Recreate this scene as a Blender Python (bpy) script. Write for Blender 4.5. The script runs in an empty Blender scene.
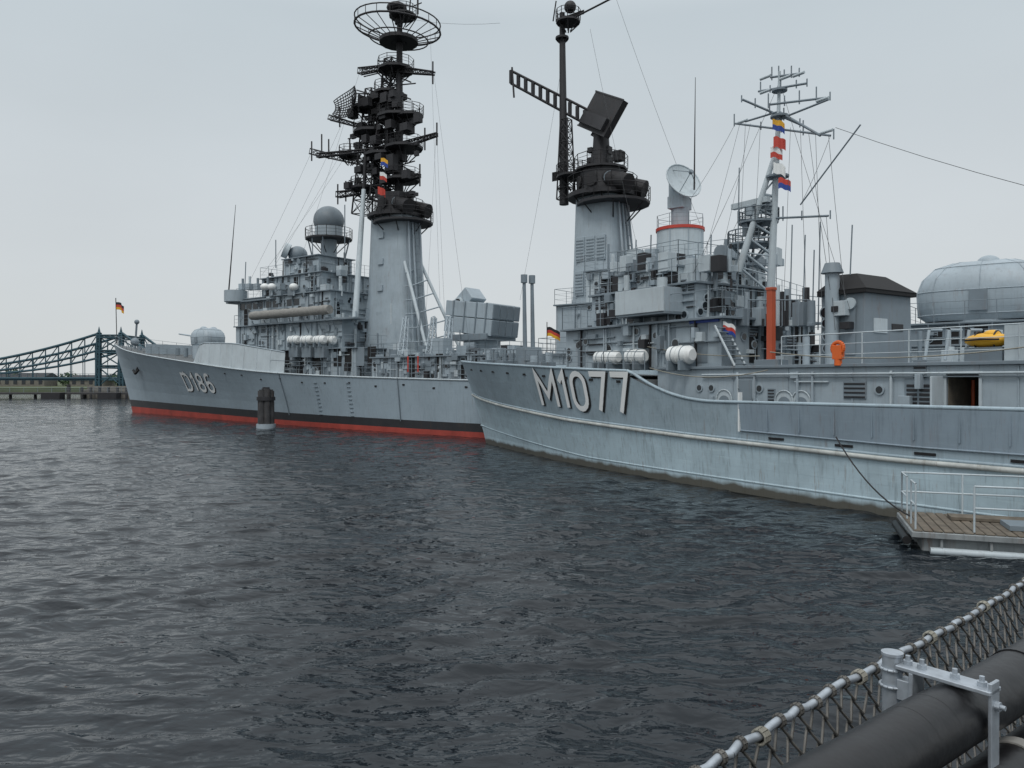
import bpy, math, random
import numpy as np
from mathutils import Vector, Matrix
random.seed(7); rng=np.random.RandomState(3)
S=bpy.context.scene
F=773.0; H=4.0; HZ=380.0
# ------------------------------------------------------------------ materials
def mat(name,col,rough=0.55,metal=0.0,var=0.12,streak=0.0,scol=(0.16,0.07,0.03),scale=0.6,bump=0.0,grime=0.0,gz=0.6,gcol=(0.05,0.045,0.03),rust=0.0,drip=0.0):
    m=bpy.data.materials.new(name); m.use_nodes=True
    n=m.node_tree.nodes; l=m.node_tree.links
    b=n['Principled BSDF']; b.inputs['Roughness'].default_value=rough; b.inputs['Metallic'].default_value=metal
    tc=n.new('ShaderNodeTexCoord')
    nz=n.new('ShaderNodeTexNoise'); nz.inputs['Scale'].default_value=scale; nz.inputs['Detail'].default_value=8; nz.inputs['Roughness'].default_value=0.65
    l.new(tc.outputs['Object'],nz.inputs['Vector'])
    mr=n.new('ShaderNodeMapRange'); mr.inputs['From Min'].default_value=0.3; mr.inputs['From Max'].default_value=0.7
    mr.inputs['To Min'].default_value=1-var; mr.inputs['To Max'].default_value=1+var
    l.new(nz.outputs['Fac'],mr.inputs['Value'])
    mul=n.new('ShaderNodeVectorMath'); mul.operation='SCALE'; mul.inputs[0].default_value=col
    l.new(mr.outputs['Result'],mul.inputs['Scale'])
    out=mul.outputs['Vector']
    def over(out,sc3,s,f0,f1,amt,c):
        mp=n.new('ShaderNodeMapping'); mp.inputs['Scale'].default_value=sc3
        l.new(tc.outputs['Object'],mp.inputs['Vector'])
        n2=n.new('ShaderNodeTexNoise'); n2.inputs['Scale'].default_value=s; n2.inputs['Detail'].default_value=6; n2.inputs['Roughness'].default_value=0.7
        l.new(mp.outputs['Vector'],n2.inputs['Vector'])
        m2=n.new('ShaderNodeMapRange'); m2.inputs['From Min'].default_value=f0; m2.inputs['From Max'].default_value=f1
        m2.inputs['To Min'].default_value=0; m2.inputs['To Max'].default_value=amt
        l.new(n2.outputs['Fac'],m2.inputs['Value'])
        mx=n.new('ShaderNodeMix'); mx.data_type='RGBA'
        l.new(m2.outputs['Result'],mx.inputs[0]); l.new(out,mx.inputs[6]); mx.inputs[7].default_value=(*c,1)
        return mx.outputs[2]
    if streak>0: out=over(out,(2.6,2.6,0.22),1.6,0.56,0.8,streak,scol)
    if drip>0:
        out=over(out,(5.5,5.5,0.30),1.5,0.53,0.68,drip,tuple(c*.42 for c in col))
        out=over(out,(0.35,0.35,3.5),2.0,0.55,0.70,drip*.5,tuple(min(.8,c*1.35+.03) for c in col))
        out=over(out,(7,7,0.55),1.1,0.61,0.70,drip*.9,(0.20,0.11,0.055))
    if rust>0: out=over(out,(3.5,3.5,0.5),1.3,0.63,0.73,rust,(0.15,0.06,0.025))
    if grime>0:
        sp=n.new('ShaderNodeSeparateXYZ'); l.new(tc.outputs['Object'],sp.inputs[0])
        n3=n.new('ShaderNodeTexNoise'); n3.inputs['Scale'].default_value=1.5; n3.inputs['Detail'].default_value=6
        l.new(tc.outputs['Object'],n3.inputs['Vector'])
        ad=n.new('ShaderNodeMath'); ad.operation='MULTIPLY_ADD'; ad.inputs[1].default_value=-0.35
        l.new(n3.outputs['Fac'],ad.inputs[0]); l.new(sp.outputs['Z'],ad.inputs[2])
        m3=n.new('ShaderNodeMapRange'); m3.inputs['From Min'].default_value=gz-0.17; m3.inputs['From Max'].default_value=gz-0.32
        m3.inputs['To Min'].default_value=0; m3.inputs['To Max'].default_value=grime
        l.new(ad.outputs[0],m3.inputs['Value'])
        mx=n.new('ShaderNodeMix'); mx.data_type='RGBA'
        l.new(m3.outputs['Result'],mx.inputs[0]); l.new(out,mx.inputs[6]); mx.inputs[7].default_value=(*gcol,1)
        out=mx.outputs[2]
    l.new(out,b.inputs['Base Color'])
    if bump>0:
        bp=n.new('ShaderNodeBump'); bp.inputs['Strength'].default_value=bump; bp.inputs['Distance'].default_value=0.05
        n4=n.new('ShaderNodeTexNoise'); n4.inputs['Scale'].default_value=scale*2.5; n4.inputs['Detail'].default_value=3
        l.new(tc.outputs['Object'],n4.inputs['Vector']); l.new(n4.outputs['Fac'],bp.inputs['Height']); l.new(bp.outputs[0],b.inputs['Normal'])
    return m
GREY=mat('navy_grey',(0.33,0.39,0.43),0.5,var=0.13,streak=0.35,bump=0.25,rust=.5,drip=.25)
GREY2=mat('navy_grey_dark',(0.18,0.22,0.25),0.55,var=0.14,streak=0.4,bump=0.2,rust=.5)
LGREY=mat('navy_grey_light',(0.46,0.52,0.55),0.5,var=0.12,streak=0.3,bump=0.2,rust=.4,drip=.25)
DHULL=mat('destroyer_hull_paint',(0.31,0.38,0.43),0.45,var=0.12,streak=0.35,scol=(0.15,0.14,0.13),scale=0.25,bump=0.35,rust=.35,drip=.3)
MHULL=mat('minesweeper_hull_paint',(0.33,0.415,0.465),0.45,var=0.16,streak=0.4,scol=(0.14,0.13,0.12),scale=0.5,bump=0.3,rust=.5,drip=.45)
MLOW=mat('minesweeper_lower_paint',(0.43,0.545,0.60),0.45,var=0.18,streak=0.6,scol=(0.20,0.23,0.25),scale=0.5,bump=0.3,grime=0.9,gz=0.36,gcol=(0.06,0.045,0.022),rust=.7,drip=.6)
BULW=mat('bulwark_paint',(0.23,0.29,0.34),0.5,var=0.14,streak=0.35,scale=0.4,bump=0.25,rust=.3,drip=.35)
RUB=mat('rubbing_strake',(0.46,0.48,0.46),0.7,var=0.3,streak=0.9,scol=(0.14,0.10,0.06),scale=1.5,rust=.9)
BLACK=mat('black_paint',(0.014,0.014,0.016),0.65,var=0.3,streak=0.2)
DARK=mat('dark_mast_paint',(0.020,0.020,0.023),0.6,var=0.35,streak=0.2,scol=(0.07,0.04,0.03))
SHADE_BLACK=mat('opening_shade_and_funnel_black',(0.008,0.008,0.009),0.8)  # shade of openings put into the colour; also the funnel cap's black paint
BOOT=mat('boot_topping_black',(0.02,0.021,0.024),0.5,var=0.3,streak=0.3)
RED=mat('antifouling_red',(0.34,0.05,0.035),0.6,var=0.3,streak=0.7,scol=(0.1,0.03,0.02))
SRED=mat('signal_red',(0.50,0.05,0.03),0.5)
ORANGE=mat('orange',(0.70,0.13,0.02),0.5)
ORED=mat('orange_red_paint',(0.46,0.085,0.035),0.5,streak=0.4)
YEL=mat('yellow',(0.72,0.38,0.02),0.5)
BLUE=mat('blue',(0.02,0.06,0.3),0.5)
WHITE=mat('white_paint',(0.76,0.78,0.77),0.45,var=0.06,streak=0.2,rust=.25)
LETW=mat('lettering_white',(0.88,0.89,0.88),0.45,var=0.04)
GLASS=mat('window_glass',(0.015,0.02,0.025),0.08)
DECK=mat('deck_paint',(0.10,0.11,0.115),0.8,var=0.2)
WOOD=mat('deck_planks',(0.13,0.11,0.085),0.85,var=0.4,scale=3,streak=.4)
PONT=mat('pontoon_steel',(0.24,0.26,0.265),0.6,var=0.3,streak=0.7,scale=2,rust=.8,drip=.5)
RUBBER=mat('black_rubber',(0.007,0.007,0.008),0.38,var=0.25,scale=8,bump=0.08)
GALV=mat('galvanised_steel',(0.40,0.44,0.48),0.42,metal=0.5,var=0.25,scale=30,streak=0.35,scol=(.2,.2,.18))
ROPE=mat('net_wire',(0.13,0.125,0.115),0.6,metal=.3,var=0.4,scale=30)
TAN=mat('lashing_cord',(0.27,0.26,0.22),0.9,var=0.25,scale=30)
WIRE=mat('rigging_wire',(0.05,0.055,0.06),0.6)
BRIDGEM=mat('bridge_steel',(0.035,0.085,0.11),0.6,var=0.2)
STONE=mat('quay_stone',(0.16,0.15,0.13),0.9,var=0.3,scale=1)
GRASS=mat('shore_ground',(0.07,0.09,0.04),0.95,var=0.3,scale=0.1)
FOL=mat('foliage',(0.05,0.085,0.035),0.9,var=0.45,scale=0.25)
CANVAS=mat('grey_canvas',(0.25,0.245,0.23),0.9,var=0.2,scale=4,bump=0.5)
PILE=mat('pile_timber',(0.05,0.05,0.052),0.85,var=0.35,streak=0.4,scale=2)
# ------------------------------------------------------------------ builder
class G:
    def __init__(s,name,parent=None): s.name=name;s.p=parent;s.v=[];s.f=[];s.mi=[];s.sm=[];s.ms=[]
    def add(s,vs,fs,m,smooth=False):
        if m not in s.ms: s.ms.append(m)
        k=s.ms.index(m); o=len(s.v); s.v+= [tuple(x) for x in vs]
        for f in fs: s.f.append(tuple(i+o for i in f)); s.mi.append(k); s.sm.append(smooth)
    def box(s,a,b,m,tu=1,tv=1,X=None,su=0,sv=0):
        u0,v0,z0=a;u1,v1,z1=b
        if u0>u1:u0,u1=u1,u0
        if v0>v1:v0,v1=v1,v0
        if z0>z1:z0,z1=z1,z0
        cu=(u0+u1)/2;cv=(v0+v1)/2;hu=(u1-u0)/2;hv=(v1-v0)/2
        vs=[Vector((cu+i*hu,cv+j*hv,z0)) for i,j in((-1,-1),(1,-1),(1,1),(-1,1))]+[Vector((cu+su+i*hu*tu,cv+sv+j*hv*tv,z1)) for i,j in((-1,-1),(1,-1),(1,1),(-1,1))]
        if X is not None: vs=[X@q for q in vs]
        s.add(vs,[(3,2,1,0),(4,5,6,7),(0,1,5,4),(1,2,6,5),(2,3,7,6),(3,0,4,7)],m)
    def cyl(s,p0,p1,r0,m,r1=None,n=10,caps=True,smooth=True,sx=1.0):
        if r1 is None:r1=r0
        p0=Vector(p0);p1=Vector(p1);d=p1-p0
        if d.length<1e-6:return
        d.normalize(); a=Vector((0,0,1)) if abs(d.z)<0.9 else Vector((1,0,0))
        if abs(d.z)>=0.9: e1=Vector((1,0,0)); e1=(e1-d*e1.dot(d)).normalized()
        else: e1=d.cross(a).normalized()
        e2=d.cross(e1)
        vs=[]
        for p,r in((p0,r0),(p1,r1)):
            for i in range(n):
                t=2*math.pi*i/n; vs.append(p+e1*math.cos(t)*r*sx+e2*math.sin(t)*r)
        fs=[(i,(i+1)%n,n+(i+1)%n,n+i) for i in range(n)]
        s.add(vs,fs,m,smooth)
        if caps:
            s.add(vs,[tuple(range(n))[::-1],tuple(range(n,2*n))],m,False)
    def tube(s,pts,r,m,n=5):
        for a,b in zip(pts[:-1],pts[1:]): s.cyl(a,b,r,m,n=n,caps=False)
    def sph(s,c,r,m,n=16,k=10,sz=1.0,lo=-0.5,sx=1,sy=1):
        c=Vector(c);vs=[];fs=[]
        for j in range(k+1):
            ph=math.pi*(lo+(0.5-lo)*j/k)
            for i in range(n):
                t=2*math.pi*i/n; vs.append(c+Vector((r*sx*math.cos(ph)*math.cos(t),r*sy*math.cos(ph)*math.sin(t),r*sz*math.sin(ph))))
        for j in range(k):
            for i in range(n): fs.append((j*n+i,j*n+(i+1)%n,(j+1)*n+(i+1)%n,(j+1)*n+i))
        s.add(vs,fs,m,True)
    def ring(s,c,R,r,m,n=28,ax='z',tilt=None):
        pts=[]
        for i in range(n+1):
            t=2*math.pi*i/n
            q=Vector((R*math.cos(t),R*math.sin(t),0)) if ax=='z' else (Vector((R*math.cos(t),0,R*math.sin(t))) if ax=='y' else Vector((0,R*math.cos(t),R*math.sin(t))))
            if tilt is not None: q=tilt@q
            pts.append(Vector(c)+q)
        s.tube(pts,r,m,5)
    def rail(s,pts,m,h=1.05,sp=1.4,r=0.022,wires=3):
        for a,b in zip(pts[:-1],pts[1:]):
            a=Vector(a);b=Vector(b);L=(b-a).length;k=max(1,int(round(L/sp)))
            for i in range(k+1):
                q=a.lerp(b,i/k); s.cyl(q,q+Vector((0,0,h)),r,m,n=5,caps=False)
            for w in range(wires):
                z=Vector((0,0,h*(w+1)/wires)); s.cyl(a+z,b+z,r*(0.9 if w==wires-1 else 0.55),m,n=4,caps=False)
    def lattice(s,p0,p1,w0,w1,k,m,r=0.06):
        p0=Vector(p0);p1=Vector(p1);d=(p1-p0).normalized()
        a=Vector((1,0,0)) if abs(d.z)>0.7 else Vector((0,0,1))
        e1=(a-d*a.dot(d)).normalized();e2=d.cross(e1)
        lv=[]
        for i in range(k+1):
            t=i/k;c=p0.lerp(p1,t);w=(w0+(w1-w0)*t)/2
            lv.append([c+e1*w*x+e2*w*y for x,y in((-1,-1),(1,-1),(1,1),(-1,1))])
        for i in range(k+1):
            for j in range(4):
                s.cyl(lv[i][j],lv[i][(j+1)%4],r*0.6,m,n=4,caps=False)
                if i<k:
                    s.cyl(lv[i][j],lv[i+1][j],r,m,n=5,caps=False)
                    s.cyl(lv[i][j],lv[i+1][(j+1)%4],r*0.5,m,n=4,caps=False)
                    s.cyl(lv[i][(j+1)%4],lv[i+1][j],r*0.5,m,n=4,caps=False)
    def plat(s,c,R,m,th=0.15,n=12,rail=True,rm=None,h=1.0,brk=True):
        c=Vector(c); s.cyl(c,c+Vector((0,0,th)),R,m,n=n,smooth=False)
        if rail:
            pts=[c+Vector((R*math.cos(2*math.pi*i/n),R*math.sin(2*math.pi*i/n),th)) for i in range(n+1)]
            s.rail(pts,rm or m,h=h,sp=5,r=0.03)
        if brk:
            for i in range(6):
                t=math.pi*i/3
                s.cyl(c+Vector((R*.9*math.cos(t),R*.9*math.sin(t),0)),c+Vector((R*.2*math.cos(t),R*.2*math.sin(t),-R*.7)),0.05,m,n=4,caps=False)
    def grid_dish(s,c,dirv,w,h,dep,m,nu=9,nv=6,r=0.035):
        d=Vector(dirv).normalized();e1=Vector((0,0,1)).cross(d).normalized();e2=d.cross(e1);c=Vector(c)
        def P(a,b): return c+e1*(a*w/2)+e2*(b*h/2*math.sqrt(max(0.15,1-0.75*a*a)))+d*dep*(a*a+0.4*b*b)
        for i in range(nu+1):
            a=-1+2*i/nu; s.tube([P(a,-1+2*j/nv) for j in range(nv+1)],r,m,4)
        for j in range(nv+1):
            b=-1+2*j/nv; s.tube([P(-1+2*i/nu,b) for i in range(nu+1)],r,m,4)
    def done(s,bevel=0):
        me=bpy.data.meshes.new(s.name); me.from_pydata(s.v,[],s.f)
        for m in s.ms: me.materials.append(m)
        me.polygons.foreach_set('material_index',s.mi); me.polygons.foreach_set('use_smooth',s.sm); me.update()
        o=bpy.data.objects.new(s.name,me); S.collection.objects.link(o)
        if s.p: o.parent=s.p
        if bevel:
            b=o.modifiers.new('b','BEVEL'); b.width=bevel; b.segments=1; b.limit_method='ANGLE'; b.angle_limit=math.radians(50)
        return o
def empty(name,loc=(0,0,0),rz=0,parent=None):
    e=bpy.data.objects.new(name,None); e.location=loc; e.rotation_euler=(0,0,rz); e.empty_display_size=1
    S.collection.objects.link(e); e.parent=parent; return e
class Frame:
    def __init__(s,O,d):
        L=math.hypot(*d); s.O=O; s.d=(d[0]/L,d[1]/L); s.n=(-s.d[1],s.d[0]); s.rz=math.atan2(s.d[1],s.d[0])
    def y(s,u,v): return s.O[1]+s.d[1]*u+s.n[1]*v
    def u(s,px,v=0):
        k=(px-512)/F
        return (k*(s.O[1]+s.n[1]*v)-(s.O[0]+s.n[0]*v))/(s.d[0]-k*s.d[1])
    def z(s,py,u,v=0): return H-(py-HZ)/F*s.y(u,v)
    def p(s,px,py,v=0):
        u=s.u(px,v); return Vector((u,v,s.z(py,u,v)))
    def bx(s,g,px0,px1,pt,pb,v0,v1,m,**k):
        u0=s.u(px0,v0);u1=s.u(px1,v1)
        if u1<u0+0.6:u1=u0+0.6
        ym=(u0+u1)/2
        zt=s.z(pt,ym,v0);zb=s.z(pb,ym,v0)
        g.box((u0,v0,zb),(u1,v1,zt),m,**k); return u0,u1,zb,zt
DF=Frame((-47.4,96.6),(50.2,-38.2)); MF=Frame((-1.6,49.0),(16.7,-25.0))
class Hull:
    def __init__(s,L,R,Bw,Bd,Zr,pw): s.L=L;s.R=R;s.Bw=Bw;s.Bd=Bd;s.Zr=Zr;s.pw=pw
    def i(s,t,U): return float(np.interp(U,[a for a,b in t],[b for a,b in t]))
    def pt(s,U,z):
        zr=s.i(s.Zr,U);h=min(1,max(0,z/zr)); us=-s.R*h**1.15
        w=s.i(s.Bw,U);d=s.i(s.Bd,U)
        b=w+(d-w)*h**s.pw
        if z<0:b*=max(0,1+z*0.15)
        return us+U*(s.L-us)/s.L,b
    def U(s,u,z):
        U=u
        for _ in range(4):
            zr=s.i(s.Zr,U);h=min(1,max(0,z/zr));us=-s.R*h**1.15;U=max(0,(u-us)*s.L/(s.L-us))
        return U
    def vat(s,u,z): return s.pt(s.U(u,z),z)[1]
def smooth_tab(t,n=80):
    xs=np.array([a for a,b in t]);ys=np.array([b for a,b in t])
    m=np.gradient(ys,xs);X=np.linspace(xs[0],xs[-1],n);out=[]
    for x in X:
        k=min(max(np.searchsorted(xs,x)-1,0),len(xs)-2);h=xs[k+1]-xs[k];q=(x-xs[k])/h
        out.append((float(x),float((2*q**3-3*q**2+1)*ys[k]+(q**3-2*q**2+q)*h*m[k]+(-2*q**3+3*q**2)*ys[k+1]+(q**3-q**2)*h*m[k+1])))
    return out
def hull_mesh(name,parent,hull,rows,stations,mats_for_row,deckz,deckmat):
    g=G(name,parent)
    for side in(-1,1):
        idx=[]
        for U in stations:
            idx.append([(hull.pt(U,r(U))[0],side*hull.pt(U,r(U))[1],r(U)) for r in rows])
        for j in range(len(rows)-1):
            vs=[];fs=[]
            for a in idx: vs.append(a[j]);vs.append(a[j+1])
            for i in range(len(idx)-1):
                q=(2*i,2*i+2,2*i+3,2*i+1); fs.append(q if side<0 else q[::-1])
            g.add(vs,fs,mats_for_row[j],True)
    vs=[];fs=[]
    for U in stations:
        z=deckz(U);u,b=hull.pt(U,z);b=max(b-0.03,0.01);vs+=[(u,-b,z),(u,b,z)]
    for i in range(len(stations)-1): fs.append((2*i,2*i+2,2*i+3,2*i+1))
    g.add(vs,fs,deckmat)
    U=stations[-1];vs=[]
    for r in rows:
        u,b=hull.pt(U,r(U)); vs+=[(u,-b,r(U)),(u,b,r(U))]
    g.add(vs,[(2*i,2*i+1,2*i+3,2*i+2) for i in range(len(rows)-1)],mats_for_row[-1])
    return g.done()
def arc(cx,cy,rx,ry,a0,a1,n=8): return [(cx+rx*math.cos(math.radians(a0+(a1-a0)*i/n)),cy+ry*math.sin(math.radians(a0+(a1-a0)*i/n))) for i in range(n+1)]
GL={'D':(.62,[[(0,0),(0,1)]+[(.3,1)]+arc(.3,.7,.32,.3,90,0,5)+arc(.3,.3,.32,.3,0,-90,5)+[(0,0),(0,.12)]]),
 '1':(.30,[[(.0,.74),(.22,1),(.22,0)]]),
 '8':(.55,[arc(.27,.75,.24,.25,-90,270,16)+[(.30,.5)],arc(.27,.25,.27,.25,-90,270,16)+[(.30,0)]]),
 '6':(.55,[arc(.3,.70,.25,.30,50,180,7)+[(.03,.4)]+arc(.28,.27,.25,.27,180,540,16)]),
 'M':(.86,[[(0,0),(0,1),(.43,.30),(.86,1),(.86,0)]]),
 '0':(.56,[arc(.28,.7,.28,.3,0,180,8)+arc(.28,.3,.28,.3,180,360,8)+[(.56,.72)]]),
 '7':(.56,[[(0,1),(.58,1),(.24,0)]])}
def hull_text(name,parent,txt,u0,u1,z0,h,hull,m,off,dx=0,dz=0,wd=.16,slope=0):
    g=G(name,parent);tot=sum(GL[c][0] for c in txt)+.26*(len(txt)-1);x=0;k=(u1-u0)/tot
    for ci,c in enumerate(txt):
        for pi_,path in enumerate(GL[c][1]):
            P=[Vector(((x+a)*k,b*h)) for a,b in path]
            Q=[P[0]]
            for a,b in zip(P[:-1],P[1:]):
                s_=max(1,int((b-a).length/.25))
                for i in range(1,s_+1): Q.append(a.lerp(b,i/s_))
            vs=[]
            for i,q in enumerate(Q):
                d0=(q-Q[i-1]).normalized() if i>0 else (Q[1]-Q[0]).normalized()
                d1=(Q[i+1]-q).normalized() if i<len(Q)-1 else d0
                n0=Vector((-d0.y,d0.x));n1=Vector((-d1.y,d1.x));nn=(n0+n1)
                if nn.length<1e-3: nn=n0
                nn.normalize();L=wd/2/max(.42,nn.dot(n0))
                for sgn in(1,-1):
                    r=q+nn*L*sgn;u=u0+r.x+dx;z=z0+r.y+dz+slope*r.x
                    vs.append((u,-hull.vat(u,z)-off-pi_*.006,z))
            g.add(vs,[(2*i,2*i+1,2*i+3,2*i+2) for i in range(len(Q)-1)],m)
        x+=GL[c][0]+.26
    g.done()
def door(g,u,z,v,w=0.75,h=1.75,m=GREY2,face='p',open_=False):
    def B(a0,a1,z0,z1,d0,d1,mm):
        if face=='p': g.box((a0,v-d1,z0),(a1,v-d0,z1),mm)
        else: g.box((v+d0,a0,z0),(v+d1,a1,z1),mm)
    B(u-w/2-.07,u+w/2+.07,z-.07,z+h+.07,0.003,.05,GREY)
    B(u-w/2,u+w/2,z,z+h,.05,.075 if not open_ else .055,SHADE_BLACK if open_ else m)  # open doorway is a flat near-black panel, its shade painted on
    if not open_:
        for k in(0.2,0.5,0.8):
            B(u-w/2+.02,u-w/2+.16,z+h*k-.02,z+h*k+.02,.076,.11,GREY2)
def port(g,u,z,v,r=0.17,face='p'):
    if face=='p':
        g.cyl((u,v-.002,z),(u,v-.05,z),r+.05,GREY,n=14);g.cyl((u,v-.05,z),(u,v-.06,z),r,GLASS,n=14)
    else:
        g.cyl((v+.002,u,z),(v+.05,u,z),r+.05,GREY,n=14);g.cyl((v+.05,u,z),(v+.06,u,z),r,GLASS,n=14)
def greeble(g,a0,a1,z0,z1,v,n,face='p',ms=(GREY,GREY2,LGREY,GREY2,DARK)):
    for _ in range(n):
        a=random.uniform(a0+.2,a1-.2);z=random.uniform(z0+.2,z1-.2);t=random.random();m=random.choice(ms)
        def B(x0,x1,y0,y1,d,mm):
            if face=='p': g.box((x0,v-d,y0),(x1,v-0.002,y1),mm)
            else: g.box((v+0.002,x0,y0),(v+d,x1,y1),mm)
        if t<.32:
            w=random.uniform(.15,.6);h=random.uniform(.15,.6);B(a,min(a+w,a1),z,min(z+h,z1),random.uniform(.08,.35),m)
        elif t<.52:
            B(a,a+.07,z0+.02,z1-.02,.09+random.random()*.05,m)
        elif t<.68:
            w=random.uniform(.8,3);B(a,min(a+w,a1),z,z+.05,.07+random.random()*.05,m)
        elif t<.84: port(g,a,z,v,random.uniform(.12,.18),face)
        elif t<.92:
            w=random.uniform(.5,.8); B(a,min(a+w,a1),z0+.15,min(z0+1.8,z1-.1),.02,random.choice((SHADE_BLACK,GREY2)))
        else:
            w=random.uniform(.3,.8);h=random.uniform(.3,.6)
            B(a,min(a+w,a1),z,z+h,.04,GREY2)
            for q in range(4): B(a+.03,min(a+w,a1)-.03,z+h*(q+.2)/4,z+h*(q+.6)/4,.06,DARK)
def wallribs(g,a0,a1,z0,z1,v,sp=1.6,face='p',m=GREY):
    k=max(1,int((a1-a0)/sp))
    for i in range(1,k):
        a=a0+(a1-a0)*i/k
        if face=='p': g.box((a-.02,v-.035,z0),(a+.02,v-.001,z1),m)
        else: g.box((v+.001,a-.02,z0),(v+.035,a+.02,z1),m)
def windows(g,a0,a1,z0,z1,v,n,face='p'):
    w=(a1-a0)/n
    for i in range(n):
        x0=a0+w*i+w*.12;x1=a0+w*(i+1)-w*.12
        if face=='p': g.box((x0,v-.03,z0),(x1,v-.004,z1),GLASS); g.box((x0-.04,v-.06,z1),(x1+.04,v-.003,z1+.06),GREY)
        else: g.box((v+.004,x0,z0),(v+.03,x1,z1),GLASS); g.box((v+.003,x0-.04,z1),(v+.06,x1+.04,z1+.06),GREY)
def level(F_,g,px0,px1,pt,pb,v0,v1,m=GREY,gr=20,rail=True,wins=0,ribs=True,over=0.25,**k):
    u0,u1,z0,z1=F_.bx(g,px0,px1,pt,pb,v0,v1,m,**k)
    g.box((u0-over*.3,v0-over,z1),(u1+over,v1+over,z1+.09),GREY2)
    if ribs: wallribs(g,u0,u1,z0,z1,v0); wallribs(g,v0,v1,z0,z1,u1,face='a')
    greeble(g,u0,u1,z0,z1,v0,gr); greeble(g,v0,v1,z0,z1,u1,int(gr*.7),face='a')
    if wins: windows(g,u0+.3,u0+(u1-u0)*.7,z1-1.0,z1-.4,v0,wins)
    if rail: g.rail([(u0,v1+over-.08,z1+.09),(u0,v0-over+.08,z1+.09),(u1+over-.08,v0-over+.08,z1+.09),(u1+over-.08,v1+over-.08,z1+.09)],GREY2)
    return u0,u1,z0,z1
def raft(g,c,L=1.5,r=0.38,ax=(1,0,0)):
    c=Vector(c);a=Vector(ax)
    g.cyl(c-a*L*.38,c+a*L*.38,r,WHITE,n=16,caps=False)
    for s_ in(-1,1):
        g.cyl(c+a*s_*L*.38,c+a*s_*L*.5,r,WHITE,r1=r*.6,n=16)
        g.cyl(c+a*s_*(L*.18),c+a*s_*(L*.2),r+.02,GREY2,n=16)
        g.box((c.x+a.x*s_*L*.25-.06,c.y-.45,c.z-r-.25),(c.x+a.x*s_*L*.25+.06,c.y+.45,c.z-r*.6),GREY2)
    g.cyl(c-a*.015,c+a*.015,r+.03,WHITE,n=16)
def flagmesh(name,parent,p,w,h,cols,dirv=(1,0,0),vert=False):
    g=G(name,parent);d=Vector(dirv).normalized();n=Vector((-d.y,d.x,0));k=12;p=Vector(p);ph=random.uniform(0,6)
    for j,c in enumerate(cols):
        z0=-h*j/len(cols);z1=-h*(j+1)/len(cols);vs=[];fs=[]
        for i in range(k+1):
            t=i/k;q=p+d*w*t*.9+n*0.16*w*math.sin(t*8+ph)*t+Vector((0,0,-.4*w*t*t+.03*math.sin(t*9+ph)))
            vs+=[q+Vector((0,0,z0)),q+Vector((0,0,z1))]
        fs=[(2*i,2*i+1,2*i+3,2*i+2) for i in range(k)]
        g.add(vs,fs,c,True)
    return g.done()
# ================================================================== DESTROYER
D=empty('destroyer_warship',(DF.O[0],DF.O[1],0),DF.rz)
LD=134
ZD=smooth_tab([(0,8.5),(12,7.15),(25,6.0),(38,4.9),(60,4.1),(90,3.9),(134,3.9)])
dh=Hull(LD,4.6,smooth_tab([(0,0.05),(10,1.5),(22,3.4),(38,5.5),(55,6.8),(75,7.0),(110,6.6),(134,5.0)]),
        smooth_tab([(0,0.12),(8,3.0),(20,5.2),(36,6.7),(55,7.15),(75,7.2),(110,7),(134,5.6)]),ZD,1.5)
zt=lambda U:dh.i(ZD,U)
zred=lambda U:float(np.interp(U,[0,40,60,134],[.70,.42,.38,.36])); zblk=lambda U:zred(U)+float(np.interp(U,[0,60],[.85,.6]))
rows=[lambda U:-1.5,lambda U:0,zred,zblk]+[(lambda U,f=f:zblk(U)+(zt(U)-zblk(U))*f) for f in(.2,.4,.6,.8,1)]
st=list(np.linspace(0,1,10)**1.6*6)+list(np.linspace(7,134,70))
hull_mesh('hull',D,dh,rows,st,[RED,RED,BOOT]+[DHULL]*5,lambda U:zt(U)-.03,DECK)
g=G('hull_fittings',D)
def along(hull,u0,u1,zf,off,n=50): return [(u,-hull.vat(u,zf(u))-off,zf(u)) for u in np.linspace(u0,u1,n)]
zdu=lambda u:dh.i(ZD,dh.U(u,6))
g.tube(along(dh,-4,133,lambda u:zdu(u)-.04,0.0,90),.07,LGREY,6)
for a,b in((-4,20),(38,100)):
    pts=[(u,-dh.vat(u,zdu(u))+.15,zdu(u)) for u in np.linspace(a,b,int((b-a)/2))]; g.rail(pts,GREY2,sp=2,r=.02)
    pts=[(p[0],-p[1],p[2]) for p in pts]; g.rail(pts,GREY2,sp=2,r=.02)
for f in(.35,.68):
    g.tube(along(dh,0,130,lambda u,f=f:1.2+(zdu(u)-1.2)*f,-.012,80),.02,DHULL,4)
for u in np.arange(4,130,4.3):
    zz=np.linspace(1.4,zdu(u)-.2,6); g.tube([(u,-dh.vat(u,z)+.012,z) for z in zz],.02,DHULL,4)
for u in np.arange(30,130,3.1):
    z=zdu(u)-random.uniform(.5,.9);v=-dh.vat(u,z); g.box((u-.12,v-.03,z-.06),(u+.12,v+.05,z+.06),SHADE_BLACK)
for px in(284,405):
    u=DF.u(px,-6.4);g.tube([(u,-dh.vat(u,z)-.06,z) for z in np.linspace(.9,zdu(u),5)],.04,GREY2,6)
for px in(318,352):
    u=DF.u(px,-6.6)
    for k in range(9): z=1.1+k*.33;v=-dh.vat(u,z);g.box((u-.22,v-.07,z),(u+.22,v-.01,z+.04),GREY2)
ua=6.5;za=5.4;va=-dh.vat(ua,za)
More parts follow.
